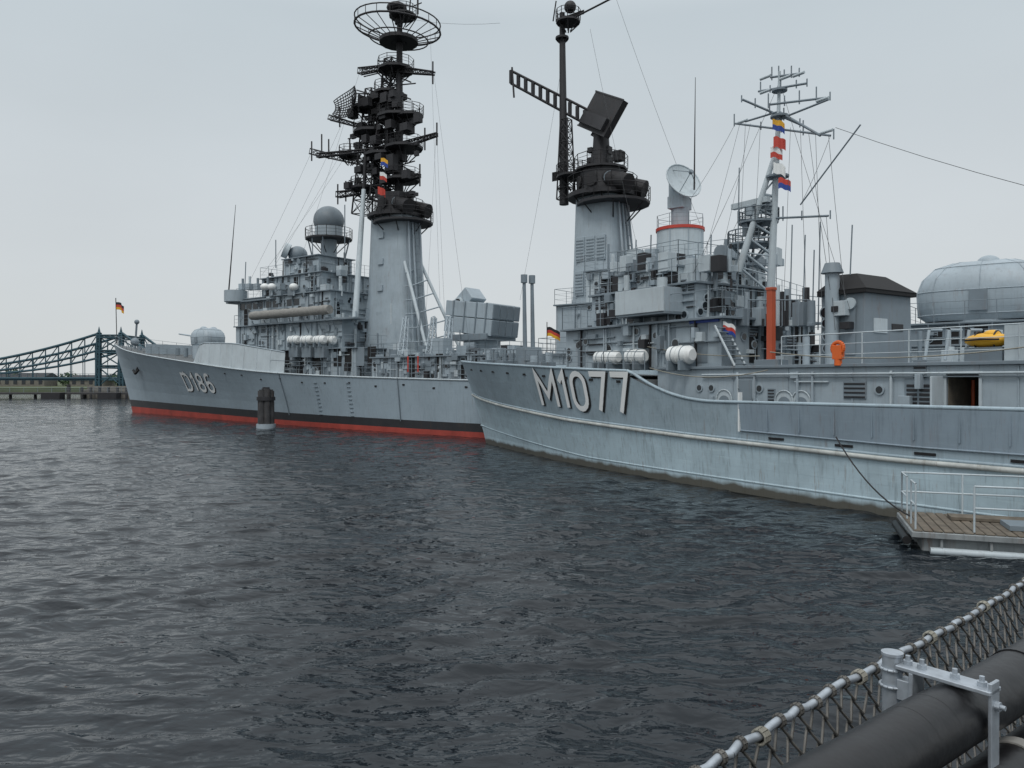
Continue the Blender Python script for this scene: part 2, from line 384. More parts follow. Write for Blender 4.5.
g.cyl((ua,va-.25,za-.5),(ua+.1,va+.1,za+.6),.11,BLACK,n=8);g.cyl((ua-.7,va-.2,za-.25),(ua,va-.3,za-.65),.12,BLACK,r1=.16);g.cyl((ua+.7,va-.25,za-.25),(ua,va-.3,za-.65),.12,BLACK,r1=.16)
g.done()
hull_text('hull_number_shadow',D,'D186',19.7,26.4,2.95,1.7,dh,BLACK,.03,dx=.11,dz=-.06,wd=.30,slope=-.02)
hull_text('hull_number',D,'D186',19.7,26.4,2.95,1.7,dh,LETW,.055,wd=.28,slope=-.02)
g=G('jackstaff',D);q=DF.p(117,345,0);tp=DF.p(116,298,0);g.cyl(q,tp,.05,DARK);g.cyl(DF.p(135,350,0),DF.p(137,322,0),.12,GREY2);g.sph(DF.p(137,322,0),.3,GREY2)
g.sph(DF.p(135,342,-1),.5,GREY2);g.box(DF.p(145,352,-1),DF.p(165,347,1),GREY2)
for px in(140,152,165,178,186):
    c=DF.p(px,350,random.uniform(-2,1));z=zdu(c.x);g.cyl((c.x,c.y,z),(c.x,c.y,z+random.uniform(.5,1.1)),.25,GREY2);
c=DF.u(175,0);z=zdu(c);g.box((c,-3.5,z),(c+.1,3.5,z+1.1),GREY)
g.done()
flagmesh('flag',D,DF.p(116,302,0)+Vector((.05,0,0)),1.6,.95,[BLACK,SRED,YEL],(1,.3,0))
def gun(parent,u,z,face=-1,s=1.0,m=GREY,elev=.1,name='gun_mount',zs=1.0,wide=1.0):
    g=G(name,parent)
    g.cyl((u,0,z-2.6),(u,0,z),2.0*s,m,n=20)
    n=24;prof=[(0,1.95,1.6),(.25,2.25,1.75),(1.2,2.3,1.8),(1.75,2.12,1.7),(2.2,1.7,1.4),(2.42,1.1,.95),(2.48,.4,.3)]
    vs=[];fs=[]
    for zz,a,b in prof:
        for i in range(n):
            t=2*math.pi*i/n;cx,sy=math.cos(t),math.sin(t);ex=0.55
            vs.append((u+s*wide*a*math.copysign(abs(cx)**ex,cx),s*b*wide*math.copysign(abs(sy)**ex,sy),z+s*zs*zz))
    for j in range(len(prof)-1):
        for i in range(n): fs.append((j*n+i,j*n+(i+1)%n,(j+1)*n+(i+1)%n,(j+1)*n+i))
    fs.append(tuple(range((len(prof)-1)*n,len(prof)*n)))
    g.add(vs,fs,m,True)
    for i in range(0,n,2): g.tube([Vector(vs[j*n+i]) for j in range(len(prof))],.025,m,4)
    for j in(1,2,4): g.tube([Vector(vs[j*n+i%n]) for i in range(n+1)],.03,m,4)
    for sg in(-.75,.75): g.sph((u+.2*s,sg*s,z+2.3*s*zs),.5*s,m,lo=0,sz=.8);g.cyl((u+.2*s,sg*s,z+2.1*s*zs),(u+.2*s,sg*s,z+2.32*s*zs),.52*s,m)
    g.cyl((u+face*1.8*s,0,z+1.3*s),(u+face*3.2*s,0,z+1.45*s),.3*s,m,r1=.16*s)
    g.cyl((u+face*3.2*s,0,z+1.45*s),(u+face*7.5*s,0,z+1.45*s+4*elev),.13*s,m,r1=.1*s)
    g.box((u-.4*s,-1.8*s*wide-.05,z+.4*s),(u+.3*s,-1.8*s*wide+.1,z+1.2*s*zs),GREY2)
    return g.done()
q=DF.p(208,346,0);gun(D,q.x,q.z,-1,.8)
q=DF.p(985,322,0);gun(D,q.x,q.z,1,1.15,m=GREY,name='aft_gun_mount',zs=1.12,wide=1.2)
g=G('forward_superstructure',D)
for sgn in(-1,1):
    a=DF.u(197,-5.6);b=DF.u(287,-6.6)
    us=np.linspace(a,b,16);vs=[]
    for i,u in enumerate(us):
        zt0=float(np.interp(u,[a,a+1.2,a+(b-a)*.5,b],[zdu(u)+.1,7.7,7.4,6.4])); zb=zdu(u)-.05;v=dh.vat(u,zb)-.05
        vs+=[(u,sgn*v,zb),(u,sgn*(v-.15),zt0)]
    g.add(vs,[(2*i,2*i+2,2*i+3,2*i+1) for i in range(15)],LGREY)
    g.tube([vs[2*i+1] for i in range(16)],.06,GREY,5)
    for i in range(1,15,2): g.tube([vs[2*i],vs[2*i+1]],.05,LGREY,5)
level(DF,g,262,445,350,381,-5.4,5.4,gr=60,ribs=True)
level(DF,g,236,418,324,351,-4.6,4.6,gr=60,wins=0)
level(DF,g,238,395,296,325,-3.9,3.9,gr=50,wins=9)
level(DF,g,262,372,276,297,-3.0,3.0,gr=34)
level(DF,g,284,352,258,277,-2.0,2.0,gr=22,rail=False)
a=DF.p(252,316,-5.3);b=DF.p(330,318,-5.3);b.z=a.z
n_=16
for k in range(n_):
    p=a.lerp(b,k/n_);q=a.lerp(b,(k+1)/n_);g.cyl(p,q,.38+.04*(k%2),CANVAS,r1=.38+.04*((k+1)%2),n=14)
g.box((a.x-.3,-5.2,a.z-.9),(b.x+3,-3.9,a.z-.75),GREY2)
for t in np.linspace(0,1,7):
    p=a.lerp(b,t);g.cyl(p+Vector((0,0,-.45)),p+Vector((0,.9,-2.2)),.05,GREY2,n=5)
for i in range(11):
    u=DF.u(264,-5.4)+i*1.4; g.box((u,-5.45,5.15),(u+1.0,-5.402,6.7),SHADE_BLACK if i%3 else GREY2)
for px in(294,307,320):
    c=DF.p(px,340,-6.0);raft(g,c,1.3,.38);raft(g,c+Vector((.2,.9,0)),1.3,.38)
    g.box((c.x-.6,-6.1,c.z-1.5),(c.x+.6,-5.3,c.z-.5),GREY2)
for px in(272,294,265):
    c=DF.p(px,287,-4.2);g.sph(c,.42,WHITE,sz=.8)
    g.cyl(c-Vector((0,0,.8)),c,.12,GREY)
for px in(243,250,258,268,281):
    c=DF.p(px,290,-3.6);g.cyl(c,c+Vector((0,0,random.uniform(.8,1.6))),.12,random.choice([LGREY,GREY2]));g.box(c+Vector((-.3,-.3,0)),c+Vector((.3,.3,.6)),GREY)
c=DF.p(236,296,-4.2);g.cyl(c+Vector((0,0,-.6)),c+Vector((0,0,.5)),1.1,GREY,n=14);g.box(c+Vector((-1.4,-.2,-.7)),c+Vector((6,3,-.55)),GREY2)
for i in range(90):
    py=random.choice((350,324,296,276));px=random.uniform(262,400 if py>300 else 345);c2=DF.p(px,py,random.uniform(-4.2,0) if py>280 else random.uniform(-2.6,0));s_=random.uniform(.12,.4)
    if random.random()<.6:g.box(c2-Vector((s_,s_,0)),c2+Vector((s_,s_,s_*random.uniform(1,3.4))),random.choice([GREY,GREY2,LGREY,DARK]))
    else:g.cyl(c2,c2+Vector((0,0,random.uniform(.5,2.2))),s_*.4,random.choice([GREY,GREY2,DARK,LGREY]),n=8)
c=DF.p(298,262,0);g.cyl(c+Vector((0,0,-1)),c,.9,GREY,n=14);g.sph(c+Vector((0,0,.7)),.95,GREY2,sz=.9);g.cyl(c+Vector((-.2,-.9,.9)),c+Vector((-.5,-1.3,1.1)),.75,LGREY,n=16)
c=DF.p(329,221,0);g.sph(c,1.45,GREY2,n=24,k=16,sz=.95);g.cyl(c-Vector((0,0,1.7)),c-Vector((0,0,.6)),1.3,GREY,n=20)
g.plat(c-Vector((0,0,1.85)),2.2,DARK,n=16,h=.9);g.cyl(c-Vector((0,0,7)),c-Vector((0,0,1.8)),.75,GREY,n=14)
for a_ in range(4):
    t=a_*1.57+.6;g.cyl(c+Vector((2*math.cos(t),2*math.sin(t),-1.8)),c+Vector((1.1*math.cos(t),1.1*math.sin(t),-5.5)),.07,GREY2,n=5)
g.done(.02)
g=G('antennas_and_poles',D)
g.cyl(DF.p(229,290,-4),DF.p(236,205,-4),.07,DARK,r1=.02,n=6)
g.cyl(DF.p(355,322,-4),DF.p(364,190,-1.5),.28,LGREY,r1=.2);g.cyl(DF.p(364,190,-1.5),DF.p(366,150,-1.5),.15,DARK)
for px,pb,pt in((245,290,262),(276,268,240),(313,258,225),(420,345,300),(345,262,205),(437,345,318),(460,352,330)):
    g.cyl(DF.p(px,pb,-2),DF.p(px+random.randint(-2,3),pt,-2),.05,GREY2,n=5)
g.done()
def mack(px,v,ztop_py,zb,name,cap_r=2.9,hu=2.2,hv=1.5,bu=3.2,bv=2.3,louv=True):
    g=G(name,D);c=DF.p(px,ztop_py,v);zt_=c.z;u=c.x
    n=24;vs=[];prof=[(zb,bu,bv),(zb+(zt_-zb)*.45,hu*1.12,hv*1.12),(zt_,hu,hv)]
    for z,a,b in prof:
        for i in range(n):
            t=2*math.pi*i/n;cx,sy=math.cos(t),math.sin(t);e=.55
            vs.append((u+a*math.copysign(abs(cx)**e,cx),v+b*math.copysign(abs(sy)**e,sy),z))
    g.add(vs,[(j*n+i,j*n+(i+1)%n,(j+1)*n+(i+1)%n,(j+1)*n+i) for j in range(2) for i in range(n)],GREY,True)
    if louv:
        for k in range(2):
            z=zt_-3.0-k*2.4
            for q in range(3):
                vv=v-hv*(1.08+.07*k)-.03
                g.box((u-1.2+q*.85,vv,z-1.7),(u-.5+q*.85,v-hv*.8,z),GREY)
                for w in range(7): g.box((u-1.15+q*.85,vv-.03,z-1.6+w*.22),(u-.55+q*.85,vv+.05,z-1.52+w*.22),GREY2)
    else:
        for k in range(5): z=zt_-1.5-k*2.3;g.box((u-.5,v-hv*(1.03+.05*k)-.12,z-.5),(u+.15,v-hv*.8,z),GREY)
    for y_ in(-.8,-.3,.5): g.cyl((u+hu*1.05,v+y_,zt_-.3),(u+bu+.02,v+y_*1.3,zb),.09,GREY,n=6)
    g.cyl((u+hu+.1,v-.05,zt_),(u+bu+.1,v-.05,zb),.06,GREY2,n=5)
    for k in range(18):
        t=k/18;uu=u+hu+.12+(bu-hu)*t;z=zt_+(zb-zt_)*t;g.box((uu-.03,v-.25,z-.02),(uu+.03,v+.25,z+.02),GREY2)
    g.plat((u,v,zt_-.1),cap_r*.86,DARK,th=.3,n=16,h=1.2)
    g.plat((u+.9,v,zt_-.7),cap_r*.9,DARK,th=.18,n=16,h=1.0)
    g.cyl((u,v,zt_),(u,v,zt_+2.0),hv*1.15,DARK,r1=hv*1.05,n=20)
    for t in(-2.3,-1.5,-.7,0):
        x=u+math.cos(t)*hv*1.13;y_=v+math.sin(t)*hv*1.13;g.cyl((x,y_,zt_+1),(x+math.cos(t)*.08,y_+math.sin(t)*.08,zt_+1),.5,GREY2 if t==-.7 else BLACK,n=12)
    for s_ in(-1,1):
        g.cyl((u+.5,v+s_*.8,zt_+1.2),(u+2.8,v+s_*1.2,zt_+.4),.55,BLACK,r1=.65,n=14)
    return g,u,zt_
g,um,zm=mack(396,0,218,6,'forward_mast_stack',louv=False)
g.cyl((um+6,-2.2,6),(um+2,-1,zm-4),.14,LGREY);g.cyl((um+6,2.2,6),(um+2,1,zm-4),.14,LGREY)
for k in range(7):
    t=k/7;a=Vector((um+6,-2.2,6)).lerp(Vector((um+2,-1,zm-4)),t);b=Vector((um+6,2.2,6)).lerp(Vector((um+2,1,zm-4)),t+.1);g.cyl(a,b,.06,GREY,n=5);g.cyl(a,(um+2.6,-1.4,a.z),.06,GREY,n=5)
P=lambda px,py,v=0:DF.p(px,py,v)
g.cyl(P(399,200),P(400,5),.42,DARK,r1=.22,n=10)
g.lattice(P(385,200),P(392,60),1.9,.9,11,DARK,.09)
g.lattice(P(362,215),P(372,90),1.3,.8,9,DARK,.08)
def yard(px0,py0,px1,py1,v0=0,v1=0,w=.5,k=8,r=.06): g.lattice(P(px0,py0,v0),P(px1,py1,v1),w,w*.5,k,DARK,r)
yard(312,152,380,168);yard(318,156,375,150,-2,-1,.35);yard(388,150,437,135);yard(338,195,392,188);yard(330,118,372,130,-1,0,.4)
yard(395,70,434,74);yard(360,72,400,66);yard(400,180,420,176)
for px,py,R in((366,110,1.3),(398,120,1.9),(384,158,1.8),(404,150,1.7),(396,72,1.6),(372,135,1.7),(350,158,1.0),(410,118,1.2),(365,190,1.3),(388,95,1.2),(402,182,1.6)):
    g.plat(P(px,py),R,DARK,th=.22,n=10,h=.8)
for _ in range(120):
    px=random.gauss(384,17);py=random.uniform(95,198);c=P(px,py,random.uniform(-1.5,1.5));s_=random.uniform(.12,.5)
    if px<345 or px>420: continue
    g.box(c-Vector((s_,s_*.7,s_*.6)),c+Vector((s_*.8,s_*.7,s_*random.uniform(.5,1.6))),DARK)
for _ in range(60):
    px=random.uniform(348,416);py=random.uniform(60,198);c=P(px,py);e=P(390,py+random.uniform(-14,14))
    g.cyl(c,e,.06,DARK,n=4)
for px,py in((312,152),(437,135),(433,74),(322,145),(340,118),(338,195),(350,150),(420,176),(329,150),(425,140),(346,192)):
    c=P(px,py);g.cyl(c-Vector((0,0,.9)),c+Vector((0,0,1.0)),.07,DARK,n=6)
g.grid_dish(P(352,104,-1.5),(-.3,-1,.1),4.4,2.4,.6,DARK,14,9,.05);g.box(P(358,112,-1),P(368,98,0),DARK)
c0=P(399,44);g.cyl(c0,c0+Vector((0,0,.3)),1.7,DARK,n=16)
T=Matrix.Rotation(.10,3,'Y')
g.ring(P(398,30),3.75,.09,DARK,32,tilt=T);g.ring(P(398,22),3.75,.06,DARK,32,tilt=T);g.ring(P(399,40),2.6,.06,DARK,28,tilt=T)
for i in range(20):
    t=2*math.pi*i/20;r_=T@Vector((3.75*math.cos(t),3.75*math.sin(t),0));g.cyl(P(398,30)+r_,c0+Vector((math.cos(t)*.6,math.sin(t)*.6,0)),.045,DARK,n=4);g.cyl(P(398,30)+r_,P(398,22)+r_,.04,DARK,n=4)
g.sph(P(397,9),.9,DARK,sz=.5);g.cyl(P(399,25),P(399,5),.35,DARK);g.plat(P(403,18),1.2,DARK,h=.7);g.cyl(P(409,20),P(412,-14),.06,DARK)
g.box(P(413,8),P(422,3),DARK);g.cyl(P(418,15),P(418,-6),.08,DARK)
g.done()
g,u2,z2=mack(602,0,198,4,'aft_mast_stack',cap_r=2.9,hu=1.7,hv=1.5,bu=3.0,bv=2.5)
g.cyl(P(564,205),P(562,14),.35,DARK,r1=.2,n=10);g.lattice(P(566,200),P(566,120),1.0,.6,7,DARK,.06)
g.plat(P(568,24),.9,DARK,h=.8);g.box(P(556,20),P(584,15),DARK);g.cyl(P(575,18),P(616,-3),.07,DARK);g.cyl(P(553,22),P(556,2),.05,DARK);g.sph(P(570,8),.45,DARK);g.plat(P(562,40),.5,DARK,rail=False)
g.plat(P(574,178),1.3,DARK,h=.8);g.box(P(552,182),P(566,170),DARK)
a=P(511,84,-2);b=P(592,128,1);off=Vector((0,0,.95))
for pp in(0,1): g.cyl(a+off*(1-pp),b+off*(1-pp)*1.2,.1,DARK,n=6)
for i in range(12):
    t=i/11;q=a.lerp(b,t);g.box(q+Vector((-.1,-.1,0)),q+Vector((.12,.1,.98)),DARK)
g.cyl(P(512,68,-2),P(514,98,-2),.07,DARK);
c=P(602,115);M=Matrix.Translation(c)@Matrix.Rotation(-.55,4,'Z')@Matrix.Rotation(.46,4,'Y')@Matrix.Rotation(-.35,4,'X')
g.box((-2.3,-.22,-1.35),(2.3,.22,1.35),BLACK,X=M);g.box((-1.9,-.5,-1.1),(1.9,-.23,-.2),DARK,X=M)
g.box((-2.35,-.26,-1.4),(2.35,-.221,-1.3),DARK,X=M);g.box((-2.35,-.26,1.3),(2.35,-.221,1.4),DARK,X=M)
g.box((-.5,.2,-1.6),(.5,1.1,.2),DARK,X=M)
g.cyl(P(601,172),P(601,135),.7,DARK,r1=.55,n=14);g.box(P(594,142),P(609,132),DARK);g.plat(P(601,172),1.9,DARK,h=.9)
for _ in range(16):
    c=P(random.uniform(588,620),random.uniform(150,180),random.uniform(-1,1));s_=random.uniform(.15,.4);g.box(c-Vector((s_,s_,s_)),c+Vector((s_,s_,s_)),DARK)
g.done()
g=G('midships_deckhouse',D)
level(DF,g,372,560,357,383,-5.6,4.0,gr=100,rail=True,m=GREY)
level(DF,g,540,880,352,380,-5.0,5.0,gr=20)
for px in(380,395,412,428,440,455,470): door(g,DF.u(px,-5.6),4.2,-5.6,open_=random.random()<.35)
for i in range(40):
    px=random.uniform(372,520);c=DF.p(px,357,random.uniform(-5,-1));s_=random.uniform(.2,.55);g.box(c-Vector((s_,s_,0)),c+Vector((s_,s_,s_*random.uniform(1,2.6))),random.choice([GREY,GREY2,LGREY,GREY,DARK]))
for px in(402,430,446): g.lattice(DF.p(px,357,-5),DF.p(px+4,318,-3),.5,.3,6,GREY,.05)
for px in(408,418): c=DF.p(px,372,-6.3);g.cyl(c,c+Vector((.0,0,1.2)),.06,SRED,n=6)
g.done(.015)
g=G('rocket_launcher_box',D)
c=DF.p(482,352,0);g.cyl(c,c+Vector((0,0,1.5)),1.5,GREY,n=18)
z=c.z+1.4
M=Matrix.Translation(Vector((c.x,0,z)))@Matrix.Rotation(.12,4,'Y')
for i in range(4):
    g.box((-2.6,-1.75+i*.88,0),(2.3,-1.75+i*.88+.84,1.25),GREY,X=M);g.box((-2.6,-1.75+i*.88,1.3),(2.3,-1.75+i*.88+.84,2.5),GREY,X=M)
    g.box((2.3,-1.7+i*.88,.05),(2.36,-1.75+i*.88+.79,1.2),GREY2,X=M);g.box((2.3,-1.7+i*.88,1.35),(2.36,-1.75+i*.88+.79,2.45),GREY2,X=M)
for x in(-1.8,-.6,.6,1.6): g.box((x,-1.83,-.02),(x+.12,1.83,2.54),GREY2,X=M)
M2=Matrix.Translation(Vector((c.x-1.2,0,z+2.5)))@Matrix.Rotation(-.7,4,'Y')
g.box((-1.7,-.9,-.3),(1.0,.9,.9),GREY,X=M2);g.cyl(M2@Vector((-.2,-.95,.3)),M2@Vector((-.2,-1.2,.3)),.42,LGREY);g.cyl(M2@Vector((-.2,-1.2,.3)),M2@Vector((-.2,-1.25,.3)),.3,DARK)
g.box((c.x-2,-1.9,z-.5),(c.x+2,1.9,z-.03),GREY2)
g.done(.03)
g=G('aft_superstructure',D)
level(DF,g,556,800,300,352,-4.2,4.2,gr=40)
level(DF,g,586,765,266,300,-3.2,3.2,gr=40,m=LGREY)
c=DF.p(680,262,0);tz=DF.p(680,229,0).z;g.cyl((c.x,0,c.z-3),(c.x,0,tz-.2),1.55,LGREY,n=24);g.cyl((c.x,0,tz-.2),(c.x,0,tz),1.62,SRED,n=24);g.rail([(c.x+1.6*math.cos(i*.785),1.6*math.sin(i*.785),tz) for i in range(9)],GREY2,sp=3,h=.8)
for k in range(8): t=k*.785;g.box((c.x+1.55*math.cos(t)-.03,1.55*math.sin(t)-.03,c.z),(c.x+1.55*math.cos(t)+.04,1.55*math.sin(t)+.04,tz-.2),GREY)
g.cyl((c.x,0,tz),(c.x,0,tz+1.4),.6,GREY,n=14);g.box((c.x-.6,-.7,tz+1.3),(c.x+.5,.7,tz+2.1),GREY)
# parabolic tracking dish
dd=Vector((.80,-.45,.42)).normalized();cc=Vector((c.x+.2,-.3,tz+2.95))
e1=Vector((0,0,1)).cross(dd).normalized();e2=dd.cross(e1);vs=[];fs=[]
for j in range(7):
    r=1.3*j/6
    for i in range(24):
        t=i*math.pi/12;vs.append(cc+e1*math.cos(t)*r+e2*math.sin(t)*r+dd*(.32*(r/1.3)**2))
for j in range(6):
    for i in range(24): fs.append((j*24+i,j*24+(i+1)%24,(j+1)*24+(i+1)%24,(j+1)*24+i))
g.add(vs,fs,LGREY,True);g.tube([vs[144+i%24] for i in range(25)],.05,LGREY,5)
for t in(0,2.1,4.2): g.cyl(cc+e1*math.cos(t)*1.0+e2*math.sin(t)*1.0+dd*.2,cc+dd*1.2,.03,GREY2,n=4)
g.cyl(cc+dd*1.1,cc+dd*1.3,.14,GREY2);g.cyl(cc-dd*.7,cc-dd*.02,.35,GREY);g.box((c.x-.7,-.3,tz+2.1),(c.x+.1,.9,tz+3.2),GREY)
g.cyl((c.x-.3,.4,tz+2.0),(c.x-.5,.4,tz+4.1),.12,GREY2);g.box((c.x-.9,.1,tz+3.5),(c.x-.2,.7,tz+4.0),GREY2)
g.cyl(DF.p(694,190,-2),DF.p(695,78,-2),.06,DARK,r1=.02,n=5)
for px,pt in((635,240),(650,235),(710,235),(725,250),(745,230),(628,250)): g.cyl(DF.p(px,275,-3),DF.p(px+1,pt,-3),.05,GREY2,n=5)
for i in range(30):
    px=random.uniform(625,780);c2=DF.p(px,266,random.uniform(-3,0));s_=random.uniform(.15,.45);g.box(c2-Vector((s_,s_,0)),c2+Vector((s_,s_,s_*random.uniform(1,3))),random.choice([GREY,GREY2,LGREY]))
level(DF,g,905,1130,322,352,-3.6,3.6,gr=25,m=GREY2)
level(DF,g,870,1160,345,380,-5,5,gr=10)
g.done(.02)
flagmesh('ensign_flag',D,DF.p(547,327,-6),.95,.6,[BLACK,SRED,YEL],(.8,.5,0))
g=G('rigging',D)
g.cyl(DF.p(547,352,-6),DF.p(547,322,-6),.03,DARK,n=5)
for a,b in((P(312,152),P(240,300,-4)),(P(437,135),P(446,345,-4)),(P(372,100),P(240,322,-4)),(P(434,74),P(470,350,-3)),(P(400,18),P(500,20+4)),(P(360,72),P(300,262,-2)),(P(430,20),P(440,300,-3)),(P(616,0),P(700,225)),(P(566,40),P(520,300,-2)),(P(350,150),P(262,275,-3)),(P(405,100),P(408,340,-3)),(P(590,30),P(640,260,-3)),(P(345,118),P(275,262,-3)),(P(436,140),P(425,330,-4))):
    g.tube([a.lerp(b,t)-Vector((0,0,1.2*t*(1-t))) for t in np.linspace(0,1,7)],.010,WIRE,4)
g.done()
for i,(px,py,cs) in enumerate(((381,158,[YEL,BLUE]),(380,172,[WHITE,SRED]),(378,187,[SRED]))):
    flagmesh('signal_flag',D,DF.p(px,py,-2.5),.7,.65,cs,(.8,.5,0))
# ================================================================== MINESWEEPER
Mn=empty('minesweeper_ship',(MF.O[0],MF.O[1],0),MF.rz)
LM=47.4
ZR=smooth_tab([(0,5.2),(8,4.85),(20,4.35),(32,4.25),(47.4,4.4)])
mh=Hull(LM,2.8,smooth_tab([(0,.06),(4,1.1),(9,2.3),(16,3.4),(24,4.0),(32,4.15),(47.4,3.6)]),
        smooth_tab([(0,.2),(2.5,1.7),(6,2.9),(11,3.8),(18,4.25),(30,4.35),(47.4,3.9)]),ZR,1.35)
ub0=MF.u(652,-4.1);ub1=MF.u(742,-4.1)
def ztop(U):
    base=mh.i(ZR,U)
    if U<=ub0:return base
    low=3.22+.003*(U-ub1)
    t=min(1,(U-ub0)/(ub1-ub0));t2=1-(1-t)**2.2
    return base*(1-t2)+low*t2
zrub=lambda U:float(np.interp(U,[0,6,14,22,30,47.4],[3.05,2.6,2.12,1.85,1.68,1.7]))
rows=[lambda U:-1.2,lambda U:0,lambda U:.5]+[(lambda U,f=f:.5+(zrub(U)-.5)*f) for f in(.33,.66,1)]+[(lambda U,f=f:zrub(U)+(ztop(U)-zrub(U))*f) for f in(.33,.66,1)]
st=list(np.linspace(0,1,10)**1.6*3)+list(np.linspace(3.6,47.4,80))
zdk=lambda U:(mh.i(ZR,U)-.35 if U<ub0+1.0 else 2.35)
hull_mesh('hull',Mn,mh,rows,st,[MLOW]*5+[MHULL]*3,zdk,DECK)
g=G('hull_fittings',Mn)
U2=lambda u,z:mh.U(u,z)
def mal(u0,u1,zf,off,n=60): return [(u,-mh.vat(u,zf(U2(u,3)))-off,zf(U2(u,3))) for u in np.linspace(u0,u1,n)]
g.tube(mal(-1.5,47,zrub,.02,90),.085,RUB,7)
g.tube(mal(-1.5,47,lambda U:zrub(U)+.11,.0,90),.05,MHULL,6)
g.tube(mal(-2.6,47,ztop,-.02,120),.07,MHULL,6)
g.tube(mal(-.6,47,lambda U:.45+float(np.interp(U,[0,15],[.7,0])),-.03,60),.06,MLOW,5)
for f in(.35,.6,.82): g.tube(mal(.5,47,lambda U,f=f:.5+(zrub(U)-.5)*f,-.012,80),.018,MLOW,4)
for f in(.3,.6): g.tube(mal(-.5,ub0,lambda U,f=f:zrub(U)+(ztop(U)-zrub(U))*f,-.012,60),.016,MHULL,4)
for u in np.arange(1.5,46,2.9):
    g.tube([(u,-mh.vat(u,z)+.012,z) for z in np.linspace(zrub(u)+.1,ztop(U2(u,3))-.1,5)],.016,MHULL,4)
us=np.linspace(ub1,46.8,40)
vs=[];
for u in us:
    for z in(zrub(u)+.42,ztop(u)-.05): vs.append((u,-mh.vat(u,z)-.04,z))
g.add(vs,[(2*i,2*i+2,2*i+3,2*i+1) for i in range(39)],BULW)
g.tube([vs[2*i] for i in range(40)],.03,BULW,5)
g.box((ub1-.03,-mh.vat(ub1,2.8)-.06,2.2),(ub1+.03,-mh.vat(ub1,2.8)+.1,ztop(ub1)+.35),WHITE)
for u in np.arange(ub1+1.2,46,2.5):
    z=zrub(u)+.24;v=-mh.vat(u,z);g.box((u,v-.035,z-.04),(u+.6,v+.05,z+.04),SHADE_BLACK)
for u in np.arange(ub1+1.2,46,1.25):
    v=-mh.vat(u,3)-.055; g.box((u,v,2.3),(u+.03,v+.05,3.15),BULW)
for u in np.arange(2,ub0,1.9):
    z=mh.i(ZR,u)-.5;v=-mh.vat(u,z);g.box((u-.13,v-.03,z-.05),(u+.13,v+.06,z+.05),SHADE_BLACK)
g.cyl((-2.6,-.35,5.15),(-2.6,.35,5.15),.14,GREY2);
pts=[(u,-mh.vat(u,4.5)+.12,mh.i(ZR,u)) for u in np.linspace(-2.2,ub0-.3,9)];g.rail(pts,GREY2,h=.75,sp=1.6,r=.02)
pts=[(p[0],-p[1],p[2]) for p in pts];g.rail(pts,GREY2,h=.75,sp=1.6,r=.02)
g.rail([(ub1+1,-3.25,4.5),(44,-3.25,4.5)],LGREY,h=1.0,sp=1.5,r=.022)
g.rail([(ub1+1,3.25,4.5),(44,3.25,4.5)],LGREY,h=1.0,sp=1.5,r=.022)
a=MF.p(836,437,-4.5);g.tube([a.lerp(MF.p(912,517,-7.3),t)-Vector((0,0,1.3*t*(1-t))) for t in np.linspace(0,1,12)],.022,BLACK,5)
g.done()
uA,uB=MF.u(545,-3.3),MF.u(631,-4)
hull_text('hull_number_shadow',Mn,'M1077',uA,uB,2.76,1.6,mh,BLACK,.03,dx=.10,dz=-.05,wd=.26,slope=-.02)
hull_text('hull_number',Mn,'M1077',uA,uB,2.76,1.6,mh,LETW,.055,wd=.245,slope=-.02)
g=G('deckhouse',Mn)
uo=MF.u(963,-3.3);ow=.44
g.box((ub0-.5,-3.3,2.3),(uo-ow,3.3,4.42),GREY);g.box((uo+ow,-3.3,2.3),(44,3.3,4.42),GREY);g.box((uo-ow,-3.3,4.16),(uo+ow,3.3,4.42),GREY);g.box((uo-ow,-1.2,2.3),(uo+ow,3.3,4.16),SHADE_BLACK);g.box((uo-ow,-3.3,2.3),(uo+ow,-1.2,2.5),GREY2)  # back wall of the doorway near-black: interior shade put into its colour
g.box((uo-.1,-1.5,2.5),(uo+.4,-1.2,3.7),WOOD);g.cyl((uo-.25,-2.2,2.5),(uo-.25,-2.2,4.0),.05,ORED);g.box((uo-ow,-3.25,2.5),(uo-ow+.02,-1.2,4.15),WOOD)
g.box((uo-ow-.08,-3.36,2.45),(uo-ow,-3.25,4.24),LGREY);g.box((uo+ow,-3.36,2.45),(uo+ow+.08,-3.25,4.24),LGREY);g.box((uo-ow,-3.36,4.16),(uo+ow,-3.301,4.24),LGREY)
g.box((uo-ow-.12,-4.0,2.5),(uo-ow-.06,-3.37,4.1),LGREY)
g.box((ub0-.6,-3.42,4.42),(44.2,3.42,4.52),GREY2)
wallribs(g,ub0+1,44,2.4,4.4,-3.3,sp=2.3)
for px in(785,802,725):
    u=MF.u(px,-3.3)
    for w,hh,mm,dd in((.34,.7,LGREY,.04),(.26,.62,GREY2,.06)):
        vs=[(u-w,-3.3-dd,2.55),(u+w,-3.3-dd,2.55)]+[(u+w*math.cos(t),-3.3-dd,2.55+hh+w*math.sin(t)) for t in np.linspace(0,math.pi,9)]
        g.add(vs,[tuple(range(len(vs)))],mm)
    g.tube([(u-.36,-3.36,2.5),(u-.36,-3.36,3.3)]+[(u+.36*math.cos(t),-3.36,3.3+.34*math.sin(t)) for t in np.linspace(math.pi,0,9)]+[(u+.36,-3.36,2.5)],.03,LGREY)
u=MF.u(919,-3.3)
g.box((u-.42,-3.34,2.65),(u+.42,-3.301,4.05),GREY2)
for k in(0,1):
    for w in range(9): g.box((u-.35+k*.38,-3.36,2.75+w*.13),(u-.03+k*.38,-3.341,2.83+w*.13),DARK)
for px in(700,712,760,880): 
    u=MF.u(px,-3.3);port(g,u,3.7,-3.3,.11)
